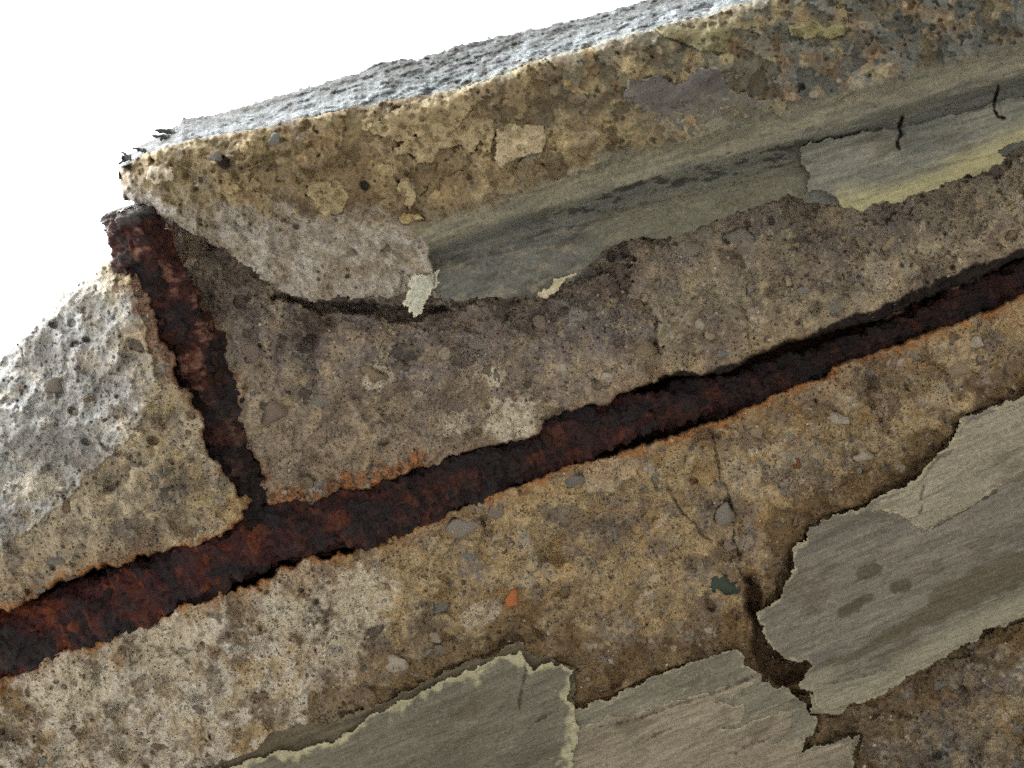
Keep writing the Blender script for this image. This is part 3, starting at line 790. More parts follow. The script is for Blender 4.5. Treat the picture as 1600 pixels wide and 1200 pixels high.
# ------------------------------------------------------------------ torn render and crusts still clinging to the slab
def torn(name, poly, base_h, thick, colfn, mat=M_SKIN, step=1.75, warp=1.0, rel=None, label=None, seed=300, curl=0.0, edge=None, side=None, angle=24, blend=False):
    xs, ys = [p[0] for p in poly], [p[1] for p in poly]
    Xg, Yg = grid(max(min(xs) - 12, -260), min(max(xs) + 12, 1860), max(min(ys) - 12, -200), min(max(ys) + 12, 1420), step)
    a, b = rot(Xg, Yg, angle)
    jx = fbm(Xg, Yg, 30, 4, gain=.55, seed=seed) * 12 + np.abs(fbm(Xg, Yg, 9, 3, gain=.6, seed=seed + 3)) * 4
    jy = fbm(Xg, Yg, 30, 4, gain=.55, seed=seed + 6) * 12 + np.abs(fbm(Xg, Yg, 9, 3, gain=.6, seed=seed + 9)) * 4
    d = sdist(Xg + jx * warp, Yg + jy * warp, poly)
    if blend:                                              # grown on: flush along its upper side, lifted along the lower one
        bt = np.clip((Yg - min(ys)) / (max(ys) - min(ys)) * 2.2 + .1 + fbm(Xg, Yg, 26, 3, seed=seed + 2) * .6, 0, 1)
        tk = -2 + (thick + 2) * bt
    else: tk = thick
    Hh = (base_h(Xg, Yg) if callable(base_h) else base_h) + tk
    Hh = Hh + curl * np.exp(-np.clip(d, 0, None) / 14) - 2.5 * np.exp(-np.clip(d, 0, None) / 2.5)
    Hh = Hh + (rel(Xg, Yg, a, b, d) if rel else 0)
    Cc = colfn(Xg, Yg, a, b, d)
    if edge is not None:
        ew, ec = edge
        ew = ew * np.clip(1 + fbm(Xg, Yg, 60, 3, gain=.6, seed=seed + 14) * 2.2, .25, 2.2)
        Cc = mixc(Cc, ec, sstep(ew, ew * .3, d + fbm(Xg, Yg, 16, 2, seed=seed + 12) * ew * .7))
    ob = sheet(name, Xg, Yg, Hh, d > 0, mat, slab, Cc, skirt=max(abs(thick), 8) + 8, side=side)
    if label: ob['label'] = label
    return ob


SKIN_CRACKS = [([(1444, 760), (1439, 775), (1442, 788), (1438, 802)], 1.2), ([(822, 1142), (838, 1128), (856, 1116), (874, 1106)], 1.3), ([(1005, 1162), (1022, 1150), (1046, 1138)], 1.2),
               ([(1275, 1072), (1310, 1066), (1345, 1058), (1382, 1046)], 1.3), ([(940, 1136), (1000, 1122), (1060, 1100), (1120, 1082), (1176, 1058)], 1.3), ([(1150, 1178), (1170, 1164), (1192, 1158)], 1.2),
               ([(822, 1030), (820, 1060), (814, 1085), (812, 1108)], 1.3), ([(1448, 828), (1480, 812), (1520, 790), (1560, 765)], 1.4)]


def skin_terrace(a, b):
    return sstep(.03, .06, fbm(a / 7, b, 26, 5, gain=.6, seed=411)) + sstep(.2, .23, fbm(a / 5, b, 44, 5, gain=.6, seed=417)) + sstep(-.2, -.17, fbm(a / 6, b, 40, 5, gain=.6, seed=423))


def grain_rel(amp=1.6, seed=400):
    return lambda X, Y, a, b, d: fbm(a / 14, b, 6, 3, seed=seed) * amp + fbm(X, Y, 140, 3, seed=seed + 5) * 5 + fbm(X, Y, 30, 3, seed=seed + 8) * 1.8 + skin_terrace(a, b) * 1.5 - sum(4 * sstep(w_ + 1.2, w_ - 1.0, line_dist(X, Y, p) + fbm(X, Y, 12, 3, seed=409) * 4) for p, w_ in SKIN_CRACKS)


def skin_col(c, dark=(.13, .125, .1), pale=(.34, .32, .25), seed=420, kd=.5, kp=.5):
    def f(X, Y, a, b, d):
        C = flat(X.shape, c)
        s1 = fbm(a / 9, b, 9, 4, gain=.6, seed=seed)
        s2 = fbm(a / 4, b, 60, 4, gain=.55, seed=seed + 6)
        C = mixc(C, pale, sstep(.02, .35, s1) * kp)
        C = mixc(C, dark, sstep(.05, .35, s2) * kd)
        C = mixc(C, dark, sstep(.1, .4, -s1) * kd * .6)
        C = C * (.9 + .065 * skin_terrace(a, b))[..., None]
        C = mixc(C, pale, sstep(.2, .28, fbm(X, Y, 8, 3, gain=.7, seed=seed + 9)) * sstep(0, .25, fbm(X, Y, 70, 3, seed=seed + 10)) * .7)
        C = mixc(C, (.10, .085, .06), sstep(.08, .3, fbm(a / 2, b, 70, 5, gain=.68, seed=seed + 11)) * .45)
        for p, w_ in SKIN_CRACKS:
            C = mixc(C, (.04, .035, .025), sstep(w_ + .8, w_ - 1.2, line_dist(X, Y, p) + fbm(X, Y, 12, 3, seed=409) * 5) * .5)
        return C
    return f


def right_col(X, Y, a, b, d):
    C = skin_col((.20, .19, .165), (.12, .115, .1), (.265, .25, .205), 430, .45, .5)(X, Y, a, b, d)
    # damp blots
    for cx, cy, rx, ry, al in ((1357, 893, 24, 11, -.35), (1408, 916, 17, 12, -.5), (1330, 950, 26, 10, -.5), (1352, 935, 12, 8, -.3)):
        q = np.hypot(((X - cx) * math.cos(al) + (Y - cy) * math.sin(al)) / rx, (-(X - cx) * math.sin(al) + (Y - cy) * math.cos(al)) / ry)
        C = mixc(C, (.085, .078, .055), sstep(1.1, .85, q + fbm(X, Y, 14, 3, gain=.65, seed=440) * .6) * .8)
    band = line_dist(X + fbm(X, Y, 40, 3, seed=441) * 14, Y + fbm(X, Y, 40, 3, seed=444) * 14, [(1290, 1045), (1440, 970), (1490, 930), (1600, 885), (1900, 770)], [4, 14, 30, 26, 26])
    C = mixc(C, (.10, .088, .055), sstep(band[1] + 4, band[1] - 5, band[0]) * .7)
    C = mixc(C, (.29, .285, .215), sstep(52, 20, d) * (Y > ycurve(X, [(1250, 1060), (1600, 900), (1900, 790)])) * .8)
    return C


torn('render_layer', SKIN_RIGHT, 10, 9, right_col, curl=6, rel=grain_rel(1.8, 450), seed=460, edge=(7, (.36, .34, .25)), side=(.33, .3, .2),
     label='large grey board-marked render layer with damp blots at the right')
torn('render_layer', [(1900, 540), (1600, 624), (1560, 634), (1535, 642), (1510, 652), (1497, 667), (1492, 692), (1472, 707), (1452, 724), (1442, 742), (1427, 754), (1392, 767), (1352, 792), (1362, 803), (1385, 799), (1412, 808), (1432, 822), (1452, 829), (1482, 814), (1530, 785), (1600, 737), (1900, 600)],
     18, 4, skin_col((.30, .285, .225), (.2, .19, .15), (.37, .35, .28), 470, .3, .5), rel=grain_rel(1.6, 450), seed=475, warp=.7, edge=(5, (.42, .39, .29)), label='pale upper render layer along the right edge')
torn('render_layer', SKIN_FRINGE, 0, 4, skin_col((.12, .105, .075), (.06, .055, .04), (.19, .17, .12), 480), rel=grain_rel(1.2, 483), seed=485, edge=(3, (.2, .19, .13)), label='dark olive under-layer fringing the torn render')
torn('render_layer', SKIN_LEFT, 3, 8, curl=5, colfn= skin_col((.16, .155, .125), (.11, .1, .075), (.225, .22, .18), 490, .5, .5), rel=grain_rel(1.2, 493), seed=496, edge=(15, (.40, .39, .27)), side=(.36, .34, .22),
     label='olive grey render layer with a pale torn edge at the bottom')
torn('render_layer', SKIN_MID, 2, 6, curl=4, colfn= skin_col((.22, .215, .175), (.15, .145, .115), (.285, .275, .215), 500, .4, .5), rel=grain_rel(2.2, 503), seed=506, edge=(4, (.33, .31, .23)), side=(.3, .27, .18), label='grained grey render layer below the hole')
torn('render_layer', [(880, 1150), (950, 1120), (1000, 1112), (1100, 1082), (1190, 1058), (1168, 1078), (1120, 1102), (1166, 1098), (1160, 1126), (1132, 1140), (1200, 1118), (1234, 1106), (1238, 1140), (1205, 1160), (1262, 1150), (1250, 1180), (1338, 1152), (1325, 1200), (1280, 1450), (640, 1450), (860, 1210)],
     6, 5, skin_col((.29, .262, .205), (.2, .17, .13), (.36, .335, .26), 510, .4, .5), rel=grain_rel(2.2, 503), seed=516, warp=.8, edge=(4, (.37, .34, .25)), label='flaking beige render layer at the bottom')
torn('render_layer', [(1268, 1085), (1300, 1078), (1310, 1095), (1345, 1090), (1318, 1112), (1285, 1120), (1265, 1118)], 16, 5, skin_col((.3, .285, .21)), seed=520, label='small pale flake under the hole')


def on_ledge(X, Y): 
    i = np.clip(np.searchsorted(LX[0], X[0]), 0, LX.shape[1] - 1); j = np.clip(np.searchsorted(LY[:, 0], Y[:, 0]), 0, LX.shape[0] - 1)
    Hs = LH[np.ix_(j, i)]
    k = 4                                              # the crust bridges small pits: keep the high side of the relief beneath
    for ax in (0, 1):
        Hs = sum(np.roll(Hs, q, ax) for q in range(-k, k + 1)) / (2 * k + 1)
    return Hs


FLAP_CRACKS = [[(1411, 184), (1404, 198), (1408, 208), (1402, 222), (1404, 232)], [(1561, 134), (1553, 150), (1553, 172), (1560, 182), (1570, 186)]]
def flap_col(X, Y, a, b, d):
    C = skin_col((.19, .2, .175), (.11, .12, .115), (.27, .27, .22), 530)(X, Y, a, b, d)
    e = ycurve(X, [(1258, 303), (1318, 326), (1360, 326), (1480, 290), (1600, 225), (1900, 110)]) - Y
    for pts in FLAP_CRACKS:
        C = mixc(C, (.02, .02, .022), sstep(3.2, .8, line_dist(X, Y, pts) + fbm(X, Y, 9, 2, seed=534) * 3) * .8)
    return mixc(C, (.37, .355, .205), sstep(46, 14, e + fbm(a / 5, b, 20, 3, seed=533) * 26) * (X > 1305) * .85)


torn('render_layer', [(1252, 226), (1248, 258), (1268, 274), (1258, 290), (1261, 303), (1285, 299), (1305, 308), (1318, 327), (1345, 331), (1370, 325), (1420, 311), (1480, 289), (1540, 269), (1576, 254), (1560, 236), (1600, 222), (1900, 120), (1900, 50), (1600, 150), (1400, 200), (1300, 216)],
     lambda X, Y: on_ledge(X, Y), 9, flap_col, seed=540, curl=3, rel=lambda X, Y, a, b, d: grain_rel(1.4, 543)(X, Y, a, b, d) - sum(11 * sstep(3.2, .8, line_dist(X, Y, p) + fbm(X, Y, 9, 2, seed=534) * 3) for p in FLAP_CRACKS), angle=16.5, label='peeling grey-green render flap with a yellow lower edge')

CRUSTS = [
    ([(565, 203), (600, 182), (650, 158), (740, 141), (746, 165), (732, 180), (716, 203), (690, 214), (662, 224), (650, 211), (625, 223), (612, 224), (595, 211)], (.34, .285, .175), 12),
    ([(615, 231), (640, 216), (684, 210), (722, 181), (770, 186), (772, 202), (769, 241), (764, 234), (757, 242), (750, 219), (745, 243), (735, 240), (715, 232), (700, 236), (686, 232), (680, 256), (665, 258), (640, 245), (620, 241)], (.36, .30, .185), 13),
    ([(773, 200), (800, 190), (850, 194), (858, 214), (851, 236), (830, 246), (805, 252), (785, 261), (770, 250), (776, 232)], (.45, .39, .26), 16),
    ([(488, 284), (520, 274), (540, 290), (546, 312), (535, 331), (515, 340), (490, 326), (479, 300)], (.37, .315, .19), 6),
    ([(619, 290), (634, 269), (650, 286), (656, 310), (641, 329), (625, 311)], (.40, .34, .21), 7),
    ([(590, 256), (610, 248), (618, 262), (605, 270), (592, 266)], (.42, .35, .21), 4),
    ([(622, 336), (640, 330), (660, 338), (668, 345), (646, 345), (636, 352), (624, 346)], (.42, .34, .18), 5),
    ([(872, 130), (890, 124), (912, 140), (930, 143), (905, 150), (888, 142)], (.33, .27, .14), 4),
    ([(1232, 40), (1270, 30), (1318, 30), (1322, 52), (1300, 64), (1286, 60), (1270, 64), (1236, 57)], (.25, .235, .13), 8),
    ([(1020, 45), (1090, 30), (1190, 25), (1200, 42), (1150, 50), (1130, 85), (1085, 80), (1050, 62)], (.2, .185, .11), 6),
    ([(230, 262), (262, 250), (276, 262), (268, 280), (240, 292), (228, 280)], (.5, .46, .36), 5),
]
for k, (poly, c, th) in enumerate(CRUSTS):
    def cf(X, Y, a, b, d, c=c, k=k):
        C = flat(X.shape, c)
        C = mixc(C, np.array(c) * 1.25, sstep(0, .3, fbm(X, Y, 30, 4, gain=.6, seed=560 + k)) * .6)
        C = mixc(C, np.array(c) * .5, sstep(.12, .3, fbm(X, Y, 22, 4, gain=.65, seed=580 + k)) * .6)
        ti = np.clip((Y - Y.min()) / (Y.max() - Y.min()), 0, 1)
        C = mixc(C, (.225, .18, .11), sstep(.34, .06, ti + fbm(X, Y, 26, 4, gain=.6, seed=590 + k) * .5) * .6)
        return C
    torn('crust_patch', poly, on_ledge, th, cf, mat=M_CRUST, step=1.5, seed=600 + 9 * k, warp=.9, curl=2,
         blend=True, rel=lambda X, Y, a, b, d: fbm(X, Y, 20, 4, gain=.6, seed=700) * 6 - sstep(.35, .2, worley(X + fbm(X, Y, 9, 2, seed=705) * 5, Y, 17, 706)[0]) * 5)
def slab_col(X, Y, a, b, d):
    C = skin_col((.135, .13, .13), (.085, .08, .085), (.18, .17, .16), 720)(X, Y, a, b, d)
    low = (X - 975) * .45 + (Y - 105)
    return mixc(C, (.165, .165, .125), sstep(95, 165, low + fbm(X, Y, 40, 4, gain=.6, seed=722) * 90) * .9)
torn('smooth_patch', [(974, 152), (982, 128), (1004, 119), (1032, 118), (1052, 132), (1070, 126), (1092, 106), (1112, 104), (1128, 116), (1140, 138), (1172, 150), (1210, 160), (1200, 190), (1130, 212), (1082, 222), (1040, 195), (1002, 170)],
     lambda X, Y: on_ledge(X, Y) - 5 * sstep(140, 190, Y), 5, slab_col, mat=M_CRUST, seed=725, edge=(2.5, (.3, .29, .26)), label='smooth purplish grey patch on the ledge')
torn('crust_patch', [(838, 462), (850, 448), (880, 434), (904, 426), (897, 440), (866, 458)], on_ledge, 4, skin_col((.5, .47, .34), (.4, .36, .25), (.56, .53, .4), 730), seed=733, label='pale chip at the lower lip of the ledge')

# ------------------------------------------------------------------ reinforcing bars
def perlin3(p, scale, seed):
    x, y, z = p[..., 0] / scale, p[..., 1] / scale, p[..., 2] / scale
    return (perlin(x + z * .7, y - z * .4, seed) + perlin(y + 31, z + x * .3 + 7, seed + 1) + perlin(z - 11, x - y * .2, seed + 2)) * .6


def bar(name, pts, hs, rs, label, seed, palette, amp=1.0, M=84, step=1.8, flatten=.8, dull=((0, 1), (0, 0)), round_start=False):
    """Corroded bar: a tube swept along the line, its surface eaten and scaled."""
    P = np.array([at(x, y, h) for (x, y), h in zip(pts, hs)])
    seg = np.linalg.norm(np.diff(P, axis=0), axis=1); s = np.concatenate(([0], np.cumsum(seg)))
    n = int(s[-1] / (step * UNIT))
    q = np.linspace(0, s[-1], n)
    ker = np.ones(25) / 25
    def sm(v): return np.convolve(np.pad(v, 12, mode='edge'), ker, 'valid')
    Cn = np.stack([sm(np.interp(q, s, P[:, k])) for k in range(3)], 1)
    R = sm(np.interp(q, s, rs)) * UNIT
    calm = np.interp(np.interp(q, s, [p[0] for p in pts]), *dull)        # stretches of near-black scale
    if round_start:
        e0 = np.clip(q / R[0], 0, 1); R = R * np.sqrt(np.clip(1 - (1 - e0) ** 2, .02, 1))
    T = np.gradient(Cn, axis=0); T /= np.linalg.norm(T, axis=1)[:, None]
    up = np.array((0, 0, 1.0))
    Bn = np.cross(T, up); Bn /= np.linalg.norm(Bn, axis=1)[:, None]
    Un = np.cross(Bn, T)
    th = np.linspace(0, 2 * np.pi, M, endpoint=False)
    D = np.cos(th)[None, :, None] * Bn[:, None] + np.sin(th)[None, :, None] * Un[:, None] * flatten
    Q = (Cn[:, None] + D * R[:, None, None]) / UNIT
    n1 = perlin3(Q, 70, seed); n2 = perlin3(Q, 24, seed + 5); n3 = perlin3(Q, 9, seed + 9); n4 = perlin3(Q, 4, seed + 14)
    sc = sstep(.0, .12, n2 + .5 * n3)                      # raised scales of rust with stepped edges
    sq = q[:, None] / UNIT + th[None] * 0
    lay = np.abs(perlin(sq / 95, np.cos(th)[None] * 2.2 + 3 + sq * 0, seed + 60)) + .5 * np.abs(perlin(sq / 38, np.cos(th)[None] * 4.5 + 9 + sq * 0, seed + 61))
    disp = n1 * 11 + n2 * 7 + sc * 4.5 + n3 * 4 + n4 * 2.4 - sstep(.16, .0, lay) * 7
    pos = Cn[:, None] + D * (R[:, None, None] + disp[..., None] * amp * UNIT)
    C = flat(n1.shape, palette[0])
    m1 = perlin3(Q, 60, seed + 20) + .5 * perlin3(Q, 20, seed + 24)
    C = mixc(C, palette[1], sstep(-.1, .35, m1) * .8)
    C = mixc(C, palette[2], sstep(.18, .42, perlin3(Q, 34, seed + 28) + .5 * perlin3(Q, 11, seed + 31)) * .75)
    C = mixc(C, palette[3], sstep(.28, .5, perlin3(Q, 26, seed + 34) + .55 * perlin3(Q, 7, seed + 37)) * .7)
    C = mixc(C, (.013, .013, .018), sstep(.0, .25, -m1) * .8)
    C = C * (1 - calm[:, None, None]) + calm[:, None, None] * (C * .22 + np.array((.013, .009, .010)) * .78)
    if round_start: C = mixc(C, (.12, .125, .13), (sstep(34, 12, q / UNIT)[:, None] * sstep(-.3, .2, n2 + .2)) * .8)
    idx = np.arange(n * M).reshape(n, M); nx = np.roll(idx, -1, 1)
    F = np.stack((idx[:-1], nx[:-1], nx[1:], idx[1:]), -1).reshape(-1, 4)
    V = pos.reshape(-1, 3); Cf = C.reshape(-1, 3)
    # closed ends
    V = np.concatenate((V, [pos[0].mean(0) - T[0] * R[0] * .1, pos[-1].mean(0) + T[-1] * R[-1] * .35])); Cf = np.concatenate((Cf, Cf[:1], Cf[-1:]))
    tri = [(n * M, nx[0, k], idx[0, k]) for k in range(M)] + [(n * M + 1, idx[-1, k], nx[-1, k]) for k in range(M)]
    FF = np.concatenate((F.ravel(), np.array(tri).ravel())); LT = np.concatenate((np.full(len(F), 4), np.full(len(tri), 3)))
    loc = Cn[n // 2]
    o = mesh_object(name, V - loc, FF, LT, M_RUST, None, Cf)
    o.location = loc; o['label'] = label; o['category'] = 'steel bar'
    return o, Cn, Bn, Un, R, loc


PAL = [(.026, .009, .013), (.056, .014, .015), (.085, .02, .013), (.19, .045, .014)]
mh = [-8, -8, -8, -8, -9, -12, -18, -25, -27, -28, -30, -34, -38, -38, -40, -40, -40, -40, -40, -40]
mw = [v * s_ for v, s_ in zip(MAINW, [1, 1, 1, 1, 1, 1, 1, 1, 1, 1, 1, .85, .76, .76, .74, .74, .75, .75, .75, .75])]
mpts = [(x, y + dy) for (x, y), dy in zip(MAIN, [0] * 11 + [-3, -1, 1, 2, 4, 5, 5, 5, 5])]
main_bar = bar('reinforcing_bar', mpts, mh, mw, 'long thick rusted steel bar running diagonally across the whole soffit', 800, PAL, dull=((0, 380, 470, 560, 700, 900, 980, 1060, 1150, 1600), (.05, .1, .7, .6, .8, .75, .4, .65, .9, .85)))
stir_h = [4, 4, 0, -6, -12, -18, -22, -26, -32, -40]
PAL2 = [(.03, .011, .012), (.066, .019, .017), (.12, .036, .022), (.28, .15, .11)]
stir_bar = bar('stirrup_bar', STIR, stir_h, STIRW, 'shorter rusted link bar rising from the long bar to the sky at upper left', 840, PAL2, M=72, dull=((0, 220, 300, 340, 380), (0, .1, .2, .45, .9)), round_start=True)

# flakes of rust scale on the bars
def blob(name, seed, flat_=1.0, sub=2, rough_=.25, mat=None):
    import bmesh
    bm = bmesh.new(); bmesh.ops.create_icosphere(bm, subdivisions=sub, radius=1)
    r = np.random.default_rng(seed)
    ax = [Vector(r.normal(size=3)).normalized() for _ in range(7)]; off = r.uniform(.42, .9, 7)
    for v in bm.verts:
        d = v.co.normalized(); k = 1.0
        for a, o in zip(ax, off):                      # planes shave the ball into a stone
            c = d.dot(a)
            if c > o: k = min(k, o / c)
        k *= 1 + rough_ * .35 * math.sin(3 * d.x + seed) * math.cos(4 * d.y - seed)
        v.co = Vector((d.x * k, d.y * k, d.z * k * flat_))
    me = bpy.data.meshes.new(name); bm.to_mesh(me); bm.free()
    for p in me.polygons: p.use_smooth = True
    if mat: me.materials.append(mat)
    return me


def place(name, mesh, parent, loc, axes, mat=None):
    o = bpy.data.objects.new(name, mesh); COL.objects.link(o); o.parent = parent
    mt = Matrix(axes).transposed().to_4x4(); mt.translation = Vector(loc)
    o.matrix_local = mt
    if mat:
        o.material_slots[0].link = 'OBJECT'; o.material_slots[0].material = mat
    return o


flake_cols = [(.03, .016, .014), (.06, .024, .014), (.018, .015, .018), (.022, .014, .013)]
flake_meshes = []
for k in range(6):
    me = blob('rust_flake', 900 + k, flat_=.3, sub=2, rough_=.5, mat=M_RUST)
    a_ = me.attributes.new('tint', 'FLOAT_COLOR', 'POINT')
    c = flake_cols[k % 4]
    a_.data.foreach_set('color', np.tile(np.array((*c, 1), np.float32), len(me.vertices)))
    flake_meshes.append(me)
for (ob, Cn, Bn, Un, R, loc), cnt in ((main_bar, 70), (stir_bar, 22)):
    for _ in range(cnt):
        k = rng.integers(20, len(Cn) - 20); th = rng.uniform(-math.pi * .92, -math.pi * .08)
        d = math.cos(th) * Bn[k] + math.sin(th) * Un[k] * .8
        z = d / np.linalg.norm(d); xx = np.cross(z, rng.normal(size=3)); xx /= np.linalg.norm(xx); yy = np.cross(z, xx)
        r = rng.uniform(5, 12) * UNIT
        place('rust_flake', flake_meshes[rng.integers(6)], ob, Cn[k] + d * R[k] * .98 - loc, (xx * r * 1.5, yy * r, z * r))

ob, Cn, Bn, Un, R, loc = main_bar
for px, py, r, th_ in ((432, 832, 30, .3), (468, 818, 26, 1.1), (410, 862, 24, .2), (495, 842, 28, .6), (452, 858, 22, .9), (520, 812, 20, .4), (398, 826, 24, .8), (548, 826, 20, .2)):
    a = math.radians(-22 + 30 * (th_ - .5)); c = at(px, py, 2)
    e = at(px + math.cos(a), py + math.sin(a), 2) - c; e /= np.linalg.norm(e); n_ = np.array((0, 0, -1.0)); f = np.cross(n_, e)
    place('rust_flake', flake_meshes[(0, 2, 3)[int(px) % 3]], ob, c - loc, (e * r * 1.3 * UNIT, f * r * .8 * UNIT, n_ * r * .8 * UNIT))

# ------------------------------------------------------------------ stones set in the concrete
stone_meshes = [blob('pebble', 1000 + k, flat_=rng.uniform(.6, .9), sub=3, rough_=.45) for k in range(10)]
for me in stone_meshes: me.materials.append(STONE['grey'])
NRM = np.array((0, 0, -1.0))


def stone(px, py, rx, ry, deg, kind, proud=.25, label=None, name='pebble', on='core', depth=.75):
    h = core_h(px, py) if on == 'core' else ledge_h(px, py)
    hs = [core_h(px + a, py + b) if on == 'core' else ledge_h(px + a, py + b) for a in (-rx, 0, rx) for b in (-ry, 0, ry)]
    h = float(np.percentile(hs, 72))
    rz = min(rx, ry) * depth
    c = at(px, py, h - rz * (1 - proud) + 1.0)
    a = math.radians(deg)
    e = at(px + math.cos(a), py + math.sin(a), h) - at(px, py, h); e /= np.linalg.norm(e)
    f = np.cross(NRM, e)
    h0 = h
    o = place(name, stone_meshes[rng.integers(len(stone_meshes))], slab, c, (e * rx * UNIT, f * ry * UNIT, NRM * rz * UNIT), STONE[kind])
    if label: o['label'] = label
    return o


SPECIAL = [
    (800, 937, 11, 23, 12, 'orange', .68, 'orange brick chip set in the tan concrete'),
    (1133, 915, 31, 20, 12, 'green', .62, 'dark green stone beside the crack'),
    (688, 947, 14, 27, 18, 'blue', .45, 'long blue-grey stone under the main bar'),
    (617, 1036, 26, 18, 5, 'white', .6, 'shiny pale pebble at the torn render'),
    (655, 1024, 24, 16, -20, 'grey', .5, None), (686, 1016, 18, 13, 0, 'grey', .4, None),
    (430, 645, 27, 27, 0, 'mauve', .5, 'round pale stone right of the stirrup'),
    (655, 560, 46, 17, 22, 'dark', .2, 'long dark stone in the middle field'), (625, 573, 17, 15, 0, 'dark', .4, None),
    (582, 590, 28, 24, 0, 'tan', .4, None), (470, 570, 15, 14, 0, 'grey', .4, None), (503, 625, 18, 13, 10, 'grey', .35, None),
    (478, 618, 10, 12, 0, 'dark', .3, None), (872, 578, 19, 18, 0, 'white', .3, None), (1002, 550, 27, 24, 0, 'tan', .45, None),
    (770, 592, 16, 18, 0, 'grey', .3, None), (376, 470, 10, 13, 0, 'dark', .3, None), (1132, 552, 12, 8, 0, 'blue', .3, 'small teal-grey stone'),
    (1160, 372, 30, 17, 25, 'blue', .4, 'angular blue-grey stone under the ledge'), (1080, 392, 26, 20, -10, 'grey', .35, None),
    (905, 762, 29, 20, 10, 'blue', .3, None), (1352, 713, 22, 14, 10, 'white', .35, 'white stone near the torn render'),
    (1243, 727, 10, 12, 20, 'rusty', .3, None), (1233, 680, 8, 24, 5, 'grey', .3, None), (1390, 627, 18, 17, 0, 'brown', .3, None),
    (1525, 536, 14, 14, 0, 'white', .3, None), (1488, 530, 14, 11, -20, 'brown', .3, None), (1495, 575, 26, 16, 0, 'tan', .3, None),
    (1582, 570, 18, 26, 0, 'brown', .3, None), (252, 764, 18, 19, 0, 'dark', .4, 'round dark speckled stone in the left lump'),
    (85, 875, 17, 10, 5, 'blue', .4, None), (105, 901, 15, 11, 0, 'brown', .4, None), (60, 922, 11, 6, 0, 'grey', .3, None),
    (775, 795, 17, 18, 0, 'mauve', .35, None), (880, 820, 9, 13, 10, 'dark', .3, None), (825, 847, 17, 11, -10, 'grey', .35, None),
    (720, 822, 32, 22, -15, 'grey', .25, None), (1000, 822, 19, 14, 0, 'mauve', .5, None), (1130, 802, 19, 28, 10, 'grey', .3, None),
    (1215, 822, 13, 11, 0, 'dark', .3, None), (1140, 855, 13, 14, 0, 'mauve', .5, None), (1250, 815, 13, 11, 0, 'brown', .3, None),
    (85, 600, 14, 17, 40, 'grey', .35, None), (75, 620, 11, 10, 0, 'grey', .35, None), (212, 515, 22, 8, 10, 'white', .4, None),
    (480, 470, 0, 0, 0, 'dark', 0, None), (400, 555, 17, 26, -35, 'mauve', .2, None), (745, 535, 20, 12, 10, 'grey', .25, None),
    (955, 590, 18, 14, -20, 'white', .3, None), (1110, 525, 12, 9, 0, 'tan', .3, None), (1300, 400, 16, 9, 20, 'grey', .3, None),
    (1305, 480, 11, 18, 15, 'grey', .3, None), (1255, 453, 13, 8, 0, 'grey', .3, None), (1580, 368, 10, 10, 0, 'brown', .3, None),
    (1316, 368, 5, 9, 0, 'dark', .3, None), (1430, 560, 15, 11, 0, 'grey', .3, None), (1310, 655, 22, 13, 10, 'white', .25, None),
    (975, 985, 20, 16, -20, 'tan', .4, None), (1075, 1000, 14, 9, -15, 'grey', .35, None), (955, 1035, 9, 6, 30, 'white', .4, None),
    (870, 985, 22, 9, 20, 'tan', .5, None), (1110, 985, 15, 8, 0, 'white', .25, None), (585, 985, 18, 12, -35, 'dark', .25, None),
    (310, 1010, 12, 10, 0, 'tan', .35, None), (290, 1015, 13, 10, 0, 'blue', .3, None), (415, 940, 14, 13, 0, 'white', .5, None),
    (400, 1090, 22, 9, -25, 'brown', .3, None), (250, 1165, 18, 8, 0, 'brown', .3, None), (290, 1018, 10, 8, 0, 'white', .3, None),
    (1500, 1080, 13, 10, 0, 'dark', .3, None), (1560, 1075, 16, 11, 0, 'tan', .3, None), (1430, 1150, 14, 10, 0, 'brown', .3, None),
    (1520, 1010, 12, 8, 0, 'dark', .3, None), (1588, 1140, 14, 12, 0, 'grey', .3, None), (1470, 1070, 16, 10, -20, 'grey', .3, None),
]
for s in SPECIAL:
    if s[2]: stone(*s[:6], s[6] + .06, label=s[7])
for s in ((430, 222, 9, 14, 15, 'blue', .8, 'grey pebble sticking out of the ledge top'), (338, 248, 10, 12, 20, 'blue', .6, None), (560, 310, 0, 0, 0, 'dark', .4, None), (470, 340, 14, 10, 20, 'grey', .5, None),
          (380, 345, 12, 8, 30, 'white', .5, None), (545, 395, 12, 10, 0, 'grey', .4, None), (600, 388, 10, 8, 0, 'dark', .3, None), (420, 405, 14, 8, 35, 'white', .4, None), (250, 300, 14, 9, 0, 'white', .5, None)):
    if s[2]: stone(*s[:7], label=s[7], on='ledge')
kinds = ['grey', 'dark', 'tan', 'brown', 'white', 'mauve', 'blue', 'grey', 'brown', 'tan']
cnt = 0
while cnt < 190:
    px, py = rng.uniform(0, 1600), rng.uniform(330, 1200)
    i = np.searchsorted(CX[0], px); j = np.searchsorted(CY[:, 0], py)
    if not (core_mask[j, i] and free[j, i]): continue
    if py < ycurve(px, LIP) + 12 or dSil[j, i] < 40: continue
    r = min(5 + rng.pareto(2.6) * 4, 14)
    if eM[j, i] < r * 1.6 + 4 or eS[j, i] < r * 1.6 + 4 or dk[j, i] > -12 or hd[j, i] < 40: continue
    stone(px, py, r * rng.uniform(1, 1.5), r, rng.uniform(0, 180), kinds[rng.integers(len(kinds))], rng.uniform(.02, .16))
    cnt += 1

